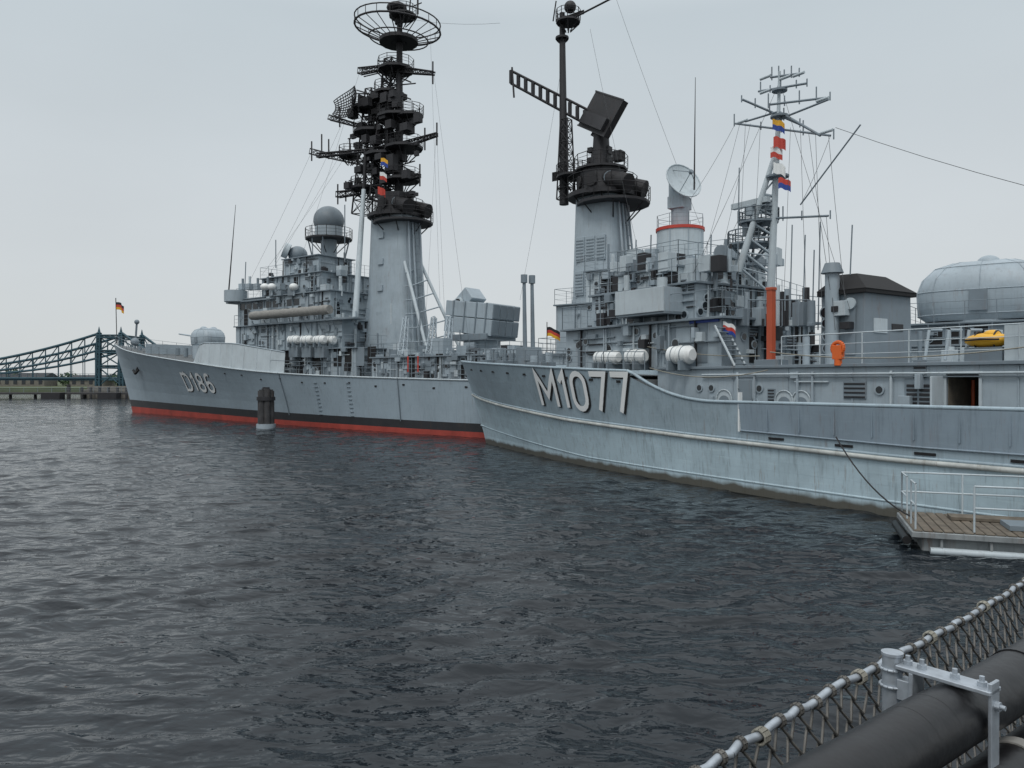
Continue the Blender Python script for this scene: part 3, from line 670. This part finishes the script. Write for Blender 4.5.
u=MF.u(745,-3.3);door(g,u,2.4,-3.3,w=.7,h=1.6)
greeble(g,ub0+2,uo-1,2.5,4.3,-3.3,20,ms=(GREY,GREY2,LGREY));greeble(g,uo+1,44,2.5,4.3,-3.3,14)
g.tube([(ub0+2,-3.42,4.2),(44,-3.42,4.2)],.035,LGREY);g.tube([(ub0+2,-3.38,4.1),(44,-3.38,4.1)],.025,GREY2)
g.done(.015)
g=G('bridge_superstructure',Mn)
a0,a1,b0,b1=level(MF,g,566,815,326,368,-2.9,2.9,gr=50,over=.3)
a0,a1,b0,b1=level(MF,g,592,772,291,327,-2.4,2.4,gr=46,over=.2,wins=0)
windows(g,a0+.2,a0+3.0,b1-.8,b1-.3,-2.4,4)
level(MF,g,618,735,272,292,-1.8,1.8,gr=24,m=LGREY,over=.1)
c=MF.p(640,302,-3.3);g.box((c.x-1.3,-3.5,c.z-.6),(c.x+1.6,-2.4,c.z-.5),GREY2);g.box((c.x-1.3,-3.55,c.z-.5),(c.x+1.6,-3.48,c.z+.5),LGREY);g.box((c.x+1.55,-3.48,c.z-.5),(c.x+1.6,-2.4,c.z+.5),GREY)
q=MF.p(662,302,-3);g.cyl(q,q+Vector((0,0,1.0)),.22,LGREY)
c=MF.p(703,320,-3.0);g.box((c.x-.75,-2.98,c.z-.1),(c.x+.75,-2.92,c.z+.1),BLUE)
a=MF.p(742,366,-3.0);b=MF.p(722,326,-3.0)
for o in(0,.6): g.tube([a+Vector((0,o-.4,0)),b+Vector((0,o-.4,0))],.05,LGREY)
for t in np.linspace(.05,.95,9): p=a.lerp(b,t);g.box(p+Vector((-.1,-.4,-.02)),p+Vector((.1,.2,.02)),GREY2)
for i in range(100):
    px=random.uniform(600,812);c2=MF.p(px,random.choice([326,291,272]) if px<735 else 326,random.uniform(-2.6,.5));s_=random.uniform(.08,.3)
    if random.random()<.5:g.box(c2-Vector((s_,s_,0)),c2+Vector((s_,s_,s_*random.uniform(1,4))),random.choice([GREY,GREY2,LGREY,DARK]))
    else:g.cyl(c2,c2+Vector((0,0,random.uniform(.3,1.5))),s_*.5,random.choice([GREY,GREY2,LGREY,DARK]),n=10)
c=MF.p(722,268,-1.4);g.cyl(c,c+Vector((0,0,.5)),.06,GREY2);g.cyl(c+Vector((.2,-.3,.6)),c+Vector((-.1,.1,.6)),.28,GREY2,n=16)
c=MF.p(690,284,-1.0);g.box(c-Vector((.6,.5,.1)),c+Vector((.6,.5,1.0)),LGREY)
for px in(748,765,782,798): g.tube([MF.p(px,326,-2.7),MF.p(px,300,-2.7),MF.p(px+12,300,0)],.025,GREY2,5)
g.tube([MF.p(748,300,-2.7),MF.p(798,300,-2.7)],.025,GREY2,5)
g.done(.015)
Q=lambda px,py,v=0:MF.p(px,py,v)
g=G('signal_mast',Mn)
for a,b,r in ((Q(738,272,-1),Q(776,150),.15),(Q(738,272,1),Q(776,150),.15),(Q(770,300),Q(778,120),.17)): g.cyl(a,b,r,LGREY,r1=.09,n=10)
g.cyl(Q(777,160),Q(779,72),.10,LGREY,r1=.05);
for k in range(8):
    t=.04+k*.12;a=Q(738,272,-1).lerp(Q(776,150),t);b=Q(738,272,1).lerp(Q(776,150),t);c=Q(770,300).lerp(Q(778,120),t*.9);g.cyl(a,b,.04,GREY,n=5);g.cyl(a,c,.05,GREY,n=5);g.cyl(b,c,.05,GREY,n=5);g.cyl(a,Q(770,300).lerp(Q(778,120),t*.9+.1),.035,GREY,n=5)
for px,py,R,rl_ in((758,224,.8,True),(750,246,.9,True),(777,178,.45,False),(779,118,.35,False),(779,92,.3,False)): g.plat(Q(px,py),R,GREY2,th=.08,h=.5,rail=rl_,brk=rl_)
for a,b in (((735,124,0),(830,136,0)),((770,105,-1),(828,98,1)),((742,100,-1),(800,125,1)),((738,220,0),(828,216,0)),((758,92,0),(806,84,0)),((770,78,0),(800,74,0))):
    g.cyl(Q(*a),Q(*b),.045,GREY2,n=6)
    for t in(0,.25,.5,.75,1):
        p=Q(*a).lerp(Q(*b),t+random.uniform(-.05,.05));g.cyl(p-Vector((0,0,.12)),p+Vector((0,0,random.uniform(.15,.5))),.028,GREY2,n=5)
g.cyl(Q(778,120),Q(828,100),.04,GREY2);g.cyl(Q(778,112),Q(820,136),.05,GREY2);g.cyl(Q(778,112),Q(745,122),.04,GREY2)
for px,py in((822,100),(826,132),(742,122),(765,92),(798,75),(765,78),(785,78)):
    g.cyl(Q(px,py)-Vector((.25,0,0)),Q(px,py)+Vector((.25,0,0)),.06,LGREY,n=8)
c=Q(750,216,-.3);g.cyl(c,c+Vector((0,0,.4)),.18,GREY);g.box(c+Vector((-.9,-.12,.4)),c+Vector((.9,.12,.62)),LGREY)
g.box(Q(742,236,-.6),Q(760,224,.2),GREY2);g.sph(Q(768,208,0),.3,GREY2)
for px,pb,pt in((737,300,168),(790,310,225),(812,330,250),(818,330,222),(803,320,235),(850,275,225)): g.cyl(Q(px,pb,-1),Q(px+2,pt,-1),.025,GREY2,n=5)
g.cyl(Q(800,205,0),Q(860,125,0),.03,GREY2,n=5)
for a,b in((Q(780,80),Q(690,280,-1.5)),(Q(780,85),Q(850,310,-2)),(Q(740,122),Q(700,270,-1.5)),(Q(828,136),Q(845,300,-2)),(Q(826,216),Q(835,330,-2.5)),(Q(738,220),Q(700,290,-2)),(Q(835,128),Q(1100,205,0)),(Q(745,124),Q(738,275,-2)),(Q(760,124),Q(752,280,-2)),(Q(800,130),Q(806,300,-2)),(Q(815,133),Q(822,310,-2)),(Q(735,124),Q(690,200,0)),(Q(830,136),Q(800,205)),(Q(790,128),Q(784,290,-2)),(Q(750,124),Q(715,280,-2)),(Q(808,132),Q(830,290,-2))):
    g.tube([a.lerp(b,t)-Vector((0,0,.5*t*(1-t))) for t in np.linspace(0,1,6)],.009,WIRE,4)
g.done()
for px,py,cs in ((776,120,[YEL,BLUE]),(777,137,[SRED]),(774,147,[WHITE,SRED]),(777,163,[WHITE]),(782,178,[SRED,BLUE]),(727,322,[WHITE,SRED,BLUE])):
    flagmesh('signal_flag',Mn,MF.p(px-4,py,-.6 if py<300 else -3),.5,.42,cs,(.8,.5,0))
g=G('funnel',Mn)
u0=MF.u(820,-1.5);u1=MF.u(912,1.5);zt_=MF.z(290,(u0+u1)/2,-1.5);g.box((u0,-1.5,4.5),(u1,1.5,zt_),GREY2,tu=.97,tv=.95)
cu=(u0+u1)/2
vs=[(u0-.1,-1.6,zt_),(u1+.15,-1.6,zt_-.02),(u1+.15,1.6,zt_-.02),(u0-.1,1.6,zt_),(u0+.3,-.9,zt_+.62),(cu+.2,-.9,zt_+.6),(cu+.2,.9,zt_+.6),(u0+.3,.9,zt_+.62)]
g.add(vs,[(3,2,1,0),(4,5,6,7),(0,1,5,4),(1,2,6,5),(2,3,7,6),(3,0,4,7)],SHADE_BLACK)
g.box((u0-.08,-1.58,zt_-.16),(u1+.12,1.58,zt_-.003),SHADE_BLACK)
wallribs(g,u0+.1,u1-.1,4.6,zt_-.1,-1.49,sp=1.1,m=GREY2)
g.box((u1-.15,-.9,zt_-1.5),(u1+.02,-.1,zt_-1.0),LGREY);g.box((u1-.15,.2,zt_-1.4),(u1+.02,.9,zt_-1.15),DARK)
g.cyl((u0+1.2,-1.52,zt_-.5),(u0+1.2,-1.60,zt_-.5),.2,LGREY,n=20)
c=MF.p(832,282,-1.6);g.cyl(c-Vector((0,0,3)),c+Vector((0,0,.4)),.24,GREY,n=14);g.cyl(c+Vector((0,0,.3)),c+Vector((0,0,.65)),.38,GREY2,r1=.25,n=14)
greeble(g,u0,u1-.3,4.7,zt_-.3,-1.5,10)
g.done(.02)
g=G('deck_gear',Mn)
for px in(610,636,):
    c=MF.p(px,356,-3.3);c.z=4.98;raft(g,c,1.15,.31)
c=Vector((MF.u(604,-2.9),-2.9,5.0));raft(g,c,1.1,.31)
c=MF.p(679,356,-3.6);raft(g,Vector((c.x,-3.5,4.98)),1.25,.36)
c=MF.p(771,354,-3.1);zz=MF.p(771,289,-3.1).z;g.box((c.x-.11,-3.22,4.55),(c.x+.11,-2.98,zz),ORED);g.box((c.x-.5,-3.4,4.5),(c.x+.5,-2.8,4.72),GREY2);g.box((c.x-.14,-3.24,zz-.05),(c.x+.14,-2.96,zz+.05),ORED)
c=MF.p(840,350,-3.3)
g.box((c.x-.16,-3.5,c.z-.3),(c.x+.16,-3.3,c.z+.15),ORANGE);g.ring((c.x,-3.42,c.z+.05),.2,.07,ORANGE,20,ax='y');g.cyl((c.x,-3.4,c.z-.5),(c.x,-3.4,c.z-.3),.12,ORANGE)
for px in(478,490,503,515,530,545,556):
    u=MF.u(px,random.uniform(-1.5,0));z=mh.i(ZR,max(u,0))-.35;v=random.uniform(-1.3,.6)
    g.cyl((u,v,z),(u,v,z+random.uniform(.6,1.1)),random.uniform(.12,.25),random.choice([GREY2,GREY,DARK]),n=12);g.box((u-.4,v-.3,z),(u+.3,v+.3,z+.45),GREY2)
c=MF.p(529,352,0);z=4.4;g.cyl((c.x,0,z),(c.x,0,z+.9),.7,GREY2,n=16);g.box((c.x-.6,-.6,z+.7),(c.x+.6,.6,z+1.5),GREY2,tu=.7)
for s_ in(-.28,.28): g.cyl((c.x,s_,z+1.2),(c.x-.1,s_,MF.p(529,278,0).z),.14,GREY2,r1=.1,n=10);g.cyl((c.x-.1,s_,MF.p(529,283,0).z),(c.x-.1,s_,MF.p(529,275,0).z),.2,GREY2,n=10)
for i in range(34):
    u=random.uniform(22,42);v=random.uniform(-2.8,1);s_=random.uniform(.1,.3)
    if u>MF.u(815,v) and u<MF.u(912,v) and v>-1.7: continue
    if random.random()<.5:g.box((u-s_,v-s_,4.52),(u+s_,v+s_,4.52+random.uniform(.3,1.1)),random.choice([GREY,GREY2,LGREY,LGREY]))
    else:g.cyl((u,v,4.52),(u,v,4.52+random.uniform(.5,1.2)),s_*.6,random.choice([GREY,LGREY,GREY2]),n=12)
for px in(925,945,965): g.tube([MF.p(px,360,-2.5),MF.p(px+4,330,-2.3),MF.p(px+16,330,-.5)],.05,GREY,6)
g.done(.01)
g=G('yellow_float',Mn);c=MF.p(988,346,-2.6);c.z=5.12
g.sph(c,.5,YEL,sz=.42,sx=1.25,sy=.75);g.sph(c+Vector((.1,0,.16)),.22,YEL,sz=.6);g.tube([c+Vector((-.45,-.38,0)),c+Vector((0,-.42,.02)),c+Vector((.45,-.38,0))],.03,DARK,6)
for s_ in(-.25,.25): g.ring(c+Vector((s_,0,0)),.26,.025,DARK,16,ax='x')
g.box(c+Vector((-.5,-.3,-.6)),c+Vector((.5,.3,-.2)),GREY2)
g.done()
g=G('mooring_lines',Mn)
for a,b,sag in((MF.p(650,368,-4.2),MF.p(768,370,-4.0),1.0),(MF.p(640,345,-3),MF.p(760,356,-3.2),.5),(MF.p(770,352,-3.4),MF.p(1040,345,-3.4),.9)):
    g.tube([a.lerp(b,t)-Vector((0,0,4*sag*.3*t*(1-t))) for t in np.linspace(0,1,16)],.02,TAN,5)
g.done()
# ================================================================== mooring dolphin
def W(px,py_,z=0):
    y=F*(H-z)/(py_-HZ);return Vector(((px-512)/F*y,y,z))
g=G('mooring_pile',None);c=W(266,428)
for k in range(7):
    t=k*math.pi/3;o=Vector((.45*math.cos(t),.45*math.sin(t),0)) if k<6 else Vector()
    g.cyl(c+o-Vector((0,0,1)),c+o*.9+Vector((0,0,3.1+.1*(k%3))),.27,PILE,n=12)
g.cyl(c+Vector((0,0,2.3)),c+Vector((0,0,2.6)),.75,DARK,n=18);g.cyl(c+Vector((0,0,-.5)),c+Vector((0,0,.35)),.78,GREY,n=18);g.cyl(c+Vector((0,0,3.1)),c+Vector((0,0,3.4)),.3,DARK)
g.done()
# ================================================================== pontoon
pt=empty('floating_pontoon',(0,0,0));c=W(915,550)
pt.location=(c.x,c.y,-.08);pt.rotation_euler=(0,0,-.35)
g=G('float',pt)
g.box((.15,-.1,-.3),(7,2.3,.42),PONT);g.box((-.1,-.3,.42),(7.1,2.5,.56),PONT)
for i in range(34): g.box((-.05+i*.21,-.26,.56),(-.05+i*.21+.19,2.46,.6+random.uniform(-.006,.006)),WOOD)
g.cyl((-.16,0,.3),(-.16,2.2,.3),.10,RUBBER)
for i in range(7): g.box((.5+i,-.24,.0),(.56+i,-.1,.42),PONT)
g.cyl((.3,-.2,.12),(6.8,-.2,.12),.09,LGREY,n=12)
g.done(.015)
g=G('handrail',pt)
def hr(pts):
    for z in(.55,1.05): g.tube([Vector(p)+Vector((0,0,z+.6)) for p in pts],.022,LGREY,8)
    for p in pts: g.cyl(Vector(p)+Vector((0,0,.6)),Vector(p)+Vector((0,0,1.65)),.022,LGREY,n=8)
hr([(0,-.15,0),(0,.6,0)]);hr([(0,1.3,0),(0,2.3,0)]);hr([(0,2.3,0),(1.4,2.3,0),(2.8,2.3,0),(4.2,2.3,0),(5.6,2.3,0)]);hr([(1.2,-.15,0),(2.6,-.15,0),(4,-.15,0),(6,-.15,0)])
g.box((2,.3,.61),(4.5,1.2,.72),GREY2)
g.box((1.0,1.4,.61),(3.4,2.0,.68),WOOD)
g.done()
# ================================================================== near rail
A=Vector((.25,1.0,3.5));B=Vector((1.26,1.9,3.5));dv=(B-A).normalized();nv=Vector((-dv.y,dv.x,0))
g=G('chain_link_fence',None)
a=A-dv*.8;b=B+dv*2.4;L=(b-a).length;cw=.026;ch=.030;nc=int(L/cw);nr=20
hs=np.random.RandomState(5).rand(nc+3,nr+2,2)-.5
def NP(i,j):
    q=a+dv*(i*cw);sag=.008*math.sin((q-a).length*2.6)**2
    return q+Vector((0,0,-j*ch-sag))+dv*hs[i,j,0]*.005+Vector((0,0,hs[i,j,1]*.004))+nv*(hs[i,j,1]*.006-.004*j)
for i in range(nc):
    for j in range(nr):
        if (i+j)%2==0:
            for jj in((j+1),(j-1)):
                if jj<0 : continue
                p,q=NP(i,j),NP(i+1,jj);o=nv*(.003 if jj>j else -.003)
                g.cyl(p+o,q-o,.0024,ROPE,n=5,caps=False)
top=[NP(i,0) for i in range(nc+1)]
g.tube([p+Vector((0,0,.004)) for p in top],.0062,GALV,10)
RT=Matrix(((dv.x,-dv.y,0),(dv.y,dv.x,0),(0,0,1)))@Matrix.Rotation(math.pi/2,3,'Y')
for i in range(0,nc,2):     # mesh ends hooked round the wire
    p=NP(i,0)+Vector((0,0,.003))
    g.ring(p,.0085,.0024,ROPE,10,tilt=RT);g.ring(p+dv*.005,.0085,.0024,ROPE,10,tilt=RT)
    if i%12==0:
        for k in range(4): g.ring(p+dv*(.004*k-.008),.0105,.0022,TAN,10,tilt=RT)
g.done()
rl=empty('padded_handrail')
g=G('pipes',rl)
p0=Vector((.435,.94,3.53));p1=Vector((.84,1.25,3.56));dr=(p1-p0);dr.z=0;dr.normalize()
def pipe(o,r):
    k=60;pts=[p0+o+dr*(-.8+i*.06)+Vector((0,0,.0015*math.sin(i*.9))) for i in range(k)]
    for q in range(k-1): g.cyl(pts[q],pts[q+1],r+.0006*math.sin(q*1.7),RUBBER,r1=r+.0006*math.sin((q+1)*1.7),n=32,caps=False)
pipe(Vector((0,0,0)),.043);pipe(Vector((.025,-.035,-.094)),.043);pipe(Vector((.05,-.06,-.19)),.043)
for s_ in(.46,.95,1.6): 
    q=p0+dr*s_;g.cyl(q-dr*.006,q+dr*.006,.0445,RUBBER,n=32)
q=p0+Vector((.025,-.035,-.094))+dr*.34;g.cyl(q-dr*.012,q+dr*.012,.0445,CANVAS,n=32)
g.done()
g=G('clamp_bracket',rl)
nr_=Vector((-dr.y,dr.x,0))
O=p0+dr*.235
X=Matrix.Translation(O)@Matrix(((dr.x,nr_.x,0,0),(dr.y,nr_.y,0,0),(0,0,1,0),(0,0,0,1)))
g.box((-.018,-.052,.046),(.018,.075,.052),GALV,X=X)
g.box((-.018,.050,-.05),(.018,.056,.046),GALV,X=X)
g.cyl(X@Vector((0,.088,-.30)),X@Vector((0,.088,.060)),.014,GALV,n=20);g.cyl(X@Vector((0,.088,.060)),X@Vector((0,.088,.064)),.0155,GALV,n=20)
g.box((-.012,.056,.0),(.012,.076,.03),GALV,X=X);g.ring(X@Vector((0,.088,.015)),.0165,.003,GALV,16);g.ring(X@Vector((0,.088,.04)),.0165,.003,GALV,16)
g.box((-.013,-.052,-.6),(.013,-.047,.062),GALV,X=X)
for (y_,z_) in((-.035,.052),(.0,.052),(.045,.052),(.065,.052)):
    g.cyl(X@Vector((0,y_,z_)),X@Vector((0,y_,z_+.006)),.007,GALV,n=6,smooth=False);g.cyl(X@Vector((0,y_,z_+.006)),X@Vector((0,y_,z_+.013)),.0035,GALV,n=8)
for z_ in(.03,-.06): g.cyl(X@Vector((0,-.052,z_)),X@Vector((0,-.058,z_)),.007,GALV,n=6,smooth=False);g.cyl(X@Vector((0,-.058,z_)),X@Vector((0,-.064,z_)),.0035,GALV,n=8)
g.done(.001)
# ================================================================== bridge
br=empty('steel_swing_bridge',(-94.8,182,0),.0)
g=G('truss',br)
for x in(0,5.6):
    for y_ in(-5,5):
        g.lattice((x,y_,-1),(x*.9+.28,y_,14.8),.9,.6,9,BRIDGEM,.2)
for z in(7,10.5,14): 
    for y_ in(-5,5): g.lattice((0,y_,z),(5.6,y_,z),.6,.6,4,BRIDGEM,.13)
    g.lattice((0,-5,z),(0,5,z),.5,.5,5,BRIDGEM,.1);g.lattice((5.6,-5,z),(5.6,5,z),.5,.5,5,BRIDGEM,.1)
for y_ in(-5,5):
    for z0,z1 in((7,10.5),(10.5,14),(2.5,7)): g.cyl((0,y_,z0),(5.6,y_,z1),.16,BRIDGEM,n=5);g.cyl((5.6,y_,z0),(0,y_,z1),.16,BRIDGEM,n=5)
for x in(0.28,5.3):
    for y_ in(-5,5): g.cyl((x,y_,14.8),(x,y_,16.2),.35,BRIDGEM,r1=.05)
def chord(x,side): 
    if side<0: t=min(1,-x/42); return 6.8+7.8*(1-t)**1.75
    t=min(1,(x-6)/20);return 5.4+9.0*(1-t)**1.7
def low(x,side):
    if side<0: t=min(1,-x/42); return 5.2+5.6*(1-t)**2.2
    t=min(1,(x-6)/20); return 4.8+5.0*(1-t)**2.2
for y_ in(-5,5):
    for side,xs in((-1,np.linspace(0,-42,15)),(-1,np.linspace(-42,-84,15)),(1,np.linspace(5.6,26,8))):
        top_=[];bot=[]
        for x in xs:
            xx=x if x>=-42 else -84-x
            top_.append(Vector((x,y_,chord(xx,side))));bot.append(Vector((x,y_,low(xx,side))))
        g.tube(top_,.32,BRIDGEM,5);g.tube(bot,.28,BRIDGEM,5)
        dk=[Vector((p.x,y_,4.4)) for p in top_];g.tube(dk,.3,BRIDGEM,5)
        for i in range(len(xs)):
            g.cyl(bot[i],dk[i],.10,BRIDGEM,n=4,caps=False)
            if i<len(xs)-1:
                g.cyl(top_[i],bot[i],.15,BRIDGEM,n=4,caps=False);g.cyl(top_[i],bot[i+1],.12,BRIDGEM,n=4,caps=False)
g.box((-130,-5,3.9),(45,5,4.25),BRIDGEM)
g.rail([(-120,-5.2,4.3),(40,-5.2,4.3)],BRIDGEM,h=1.1,sp=2,r=.05)
g.done()
g=G('pier',br);g.box((-3,-7,-2),(9,7,1.8),STONE);g.box((-2,-6,1.8),(8,6,2.6),STONE);g.cyl((-5,-8,-1),(-5,-8,3),.4,PILE);g.cyl((11,-8,-1),(11,-8,3),.4,PILE)
for x in(-2,0,2,4,6,8):g.cyl((x,-8,-1),(x,-8,2.4),.3,PILE)
g.done(.1)
g=G('jetty',None)
for i in range(22): x=-190+i*5.4;g.cyl((x,168,-2),(x,168,1.2),.3,PILE)
g.box((-195,166,.9),(-72,171,1.3),PILE);g.rail([(-195,166.2,1.3),(-72,166.2,1.3)],GREY2,h=1,sp=3,r=.05)
for x in(-88,-80,-100): g.box((x,164,.0),(x+4,166,1.3),DARK)
g.done()
# ================================================================== far shore
g=G('far_shore_ground',None)
xs=np.linspace(-900,900,60);vs=[];fs=[]
for x in xs:
    y=262+12*math.sin(x*.013)+random.uniform(-2,2)
    vs+=[(x,y,-1),(x,y+.5,1.4),(x,y+60,2.2),(x,y+900,3)]
for i in range(59):
    for j in range(3): fs.append((4*i+j,4*i+4+j,4*i+5+j,4*i+1+j))
g.add(vs,fs,GRASS);g.done()
g=G('distant_trees',None)
def leafblob(c,R,n,h):
    vs=[];fs=[]
    for _ in range(n):
        p=Vector((random.gauss(0,1),random.gauss(0,1),random.gauss(0,1))).normalized()*random.uniform(.55,1.08)**.6
        q=c+Vector((p.x*R,p.y*R,p.z*h));s_=random.uniform(.3,.8)
        k=len(vs)
        for _ in range(3): vs.append(q+Vector((random.uniform(-s_,s_),random.uniform(-s_,s_),random.uniform(-s_,s_))))
        fs.append((k,k+1,k+2))
    g.add(vs,fs,FOL)
for i in range(130):
    x=-420+i*3.4+random.uniform(-2,2)
    if x>40:break
    hh=random.uniform(2.0,3.6)*(1.3 if random.random()<.3 else 1);y=285+random.uniform(-8,12)
    g.cyl((x,y,1),(x,y,1.5+hh),.25,PILE,r1=.1,n=6)
    for _ in range(3): leafblob(Vector((x+random.uniform(-1.5,1.5),y+random.uniform(-1.5,1.5),1.8+hh*random.uniform(.5,1.1))),random.uniform(1.6,2.8),70,hh*.5)
g.done()
g=G('shore_building',None)
for x,w,h_ in((-185,18,4),(-158,12,3.2),(-230,22,5)):
    g.box((x,276,1),(x+w,284,1+h_),STONE);g.box((x-.5,275.5,1+h_),(x+w+.5,284.5,1+h_+1.6),DARK,tv=.1)
    for k in range(int(w/3)): g.box((x+1+k*3,275.9,2.5),(x+2.3+k*3,275.99,4),GLASS)
g.done()
# ================================================================== water
def half(d,near,far,rate):
    out=[];x=0
    while x<far:
        s=d if x<near else d*(1+(x-near)*rate); 
        x+=s;out.append(x)
    return np.array(out)
xp=half(.085,14,3000,.075);xn=half(.085,16,3000,.075)
X=np.concatenate([-xn[::-1],[0],xp])
yp=half(.07,10,4000,.075);yn=half(.5,0,300,.3)
Y=np.concatenate([8-yn[::-1],[8],8+yp])
gx,gy=np.meshgrid(X,Y);sx=np.gradient(X);sy=np.gradient(Y);sp=np.maximum(*np.meshgrid(sx,sy))
Z=np.zeros_like(gx)
wx=.30*np.sin(gx*1.1+gy*.5)+.3*np.sin(gx*.37-gy*.8+1)+.12*np.sin(gx*2.3+gy*1.9);wy=.30*np.sin(gy*.9-gx*.6+2)+.3*np.sin(gy*.41+gx*.7)+.12*np.sin(gx*1.7-gy*2.6)
gust=.85+.35*np.sin(gx*.12+gy*.05)*np.sin(gy*.08-gx*.03+1)
for i in range(50):
    lam=.36*(7.5**((i/49.0)**1.2));ang=math.radians(-72)+rng.normal(0,.45);k=2*math.pi/lam
    slope=.052 if lam<1.3 else .034
    fade=np.clip((lam/sp-2.2)/3,0,1)
    env=.7+.6*np.sin(gx*(.21+.05*(i%5))+i)*np.sin(gy*(.17+.03*(i%4))+i*2)
    ph=k*((gx+wx)*math.cos(ang)+(gy+wy)*math.sin(ang))+rng.uniform(0,6.28)
    Z+=slope/k*np.sin(ph)*fade*env*gust
co=np.stack([gx,gy,Z],-1).reshape(-1,3);ny,nx=gx.shape
print('water grid',ny,nx)
ii=np.arange(ny*nx).reshape(ny,nx);fa=np.stack([ii[:-1,:-1],ii[:-1,1:],ii[1:,1:],ii[1:,:-1]],-1).reshape(-1,4)
me=bpy.data.meshes.new('water');me.vertices.add(len(co));me.vertices.foreach_set('co',co.ravel());me.loops.add(fa.size);me.loops.foreach_set('vertex_index',fa.ravel());me.polygons.add(len(fa));me.polygons.foreach_set('loop_start',np.arange(0,fa.size,4));me.polygons.foreach_set('loop_total',np.full(len(fa),4));me.update();me.validate()
me.polygons.foreach_set('use_smooth',np.ones(len(fa),bool))
wo=bpy.data.objects.new('water',me);S.collection.objects.link(wo)
m=bpy.data.materials.new('harbour_water');m.use_nodes=True;n=m.node_tree.nodes;l=m.node_tree.links;b=n['Principled BSDF']
b.inputs['Base Color'].default_value=(.010,.014,.018,1);b.inputs['Roughness'].default_value=.03;b.inputs['IOR'].default_value=1.34
tc=n.new('ShaderNodeTexCoord');prev=None
for sc_,st_,di,rot,an in((1.3,.7,.16,.3,(1,2.0,1)),(5,.5,.03,.2,(1,1.8,1))):
    mp=n.new('ShaderNodeMapping');mp.inputs['Rotation'].default_value=(0,0,rot);mp.inputs['Scale'].default_value=an;l.new(tc.outputs['Object'],mp.inputs['Vector'])
    nz=n.new('ShaderNodeTexNoise');nz.inputs['Scale'].default_value=sc_;nz.inputs['Detail'].default_value=2;nz.inputs['Distortion'].default_value=.4;l.new(mp.outputs[0],nz.inputs['Vector'])
    bp=n.new('ShaderNodeBump');bp.inputs['Strength'].default_value=st_;bp.inputs['Distance'].default_value=di;l.new(nz.outputs['Fac'],bp.inputs['Height'])
    if prev:l.new(prev.outputs[0],bp.inputs['Normal'])
    prev=bp
l.new(prev.outputs[0],b.inputs['Normal']);me.materials.append(m)
# ================================================================== world
w=bpy.data.worlds.new('World');S.world=w;w.use_nodes=True;n=w.node_tree.nodes;l=w.node_tree.links
bg=n['Background'];sky=n.new('ShaderNodeTexSky');sky.sky_type='NISHITA';sky.sun_disc=False
el=math.radians(55);az=math.radians(200);sky.sun_elevation=el;sky.sun_rotation=az
tc=n.new('ShaderNodeTexCoord');sp_=n.new('ShaderNodeSeparateXYZ');l.new(tc.outputs['Generated'],sp_.inputs[0])
cr=n.new('ShaderNodeValToRGB');e=cr.color_ramp.elements;e[0].position=0;e[0].color=(7.3,7.6,7.7,1);e[1].position=1;e[1].color=(14.5,15.0,15.4,1)
x=cr.color_ramp.elements.new(.22);x.color=(6.8,7.3,7.6,1);x=cr.color_ramp.elements.new(.42);x.color=(6.2,6.95,7.4,1);x=cr.color_ramp.elements.new(.6);x.color=(10,10.6,11.1,1)
l.new(sp_.outputs['Z'],cr.inputs[0])
nz=n.new('ShaderNodeTexNoise');nz.inputs['Scale'].default_value=1.8;nz.inputs['Detail'].default_value=5;mp=n.new('ShaderNodeMapping');mp.inputs['Scale'].default_value=(1,1,2.5);l.new(tc.outputs['Generated'],mp.inputs[0]);l.new(mp.outputs[0],nz.inputs['Vector'])
mr=n.new('ShaderNodeMapRange');mr.inputs['To Min'].default_value=.9;mr.inputs['To Max'].default_value=1.1;l.new(nz.outputs['Fac'],mr.inputs['Value'])
vm=n.new('ShaderNodeVectorMath');vm.operation='SCALE';l.new(cr.outputs[0],vm.inputs[0]);l.new(mr.outputs[0],vm.inputs['Scale'])
mx=n.new('ShaderNodeMix');mx.data_type='RGBA';mx.inputs[0].default_value=.94;l.new(sky.outputs[0],mx.inputs[6]);l.new(vm.outputs[0],mx.inputs[7]);l.new(mx.outputs[2],bg.inputs['Color'])
bg.inputs['Strength'].default_value=.09
sl=bpy.data.lights.new('sun','SUN');sl.energy=1.1;sl.angle=math.radians(18);sl.color=(1,.97,.93)
so=bpy.data.objects.new('sun',sl);S.collection.objects.link(so)
dirv=Vector((math.sin(az)*math.cos(el),math.cos(az)*math.cos(el),math.sin(el)));so.rotation_euler=dirv.to_track_quat('Z','Y').to_euler()
# ================================================================== camera
cd=bpy.data.cameras.new('camera');cam=bpy.data.objects.new('camera',cd);S.collection.objects.link(cam)
cd.sensor_width=36;cd.lens=36*F/1024;cd.clip_start=.05;cd.clip_end=6000
cam.location=(0,0,H);cam.rotation_euler=(math.radians(90)-math.atan(4/F),0,0);S.camera=cam
S.view_settings.view_transform='Standard';S.view_settings.look='None';S.view_settings.exposure=0
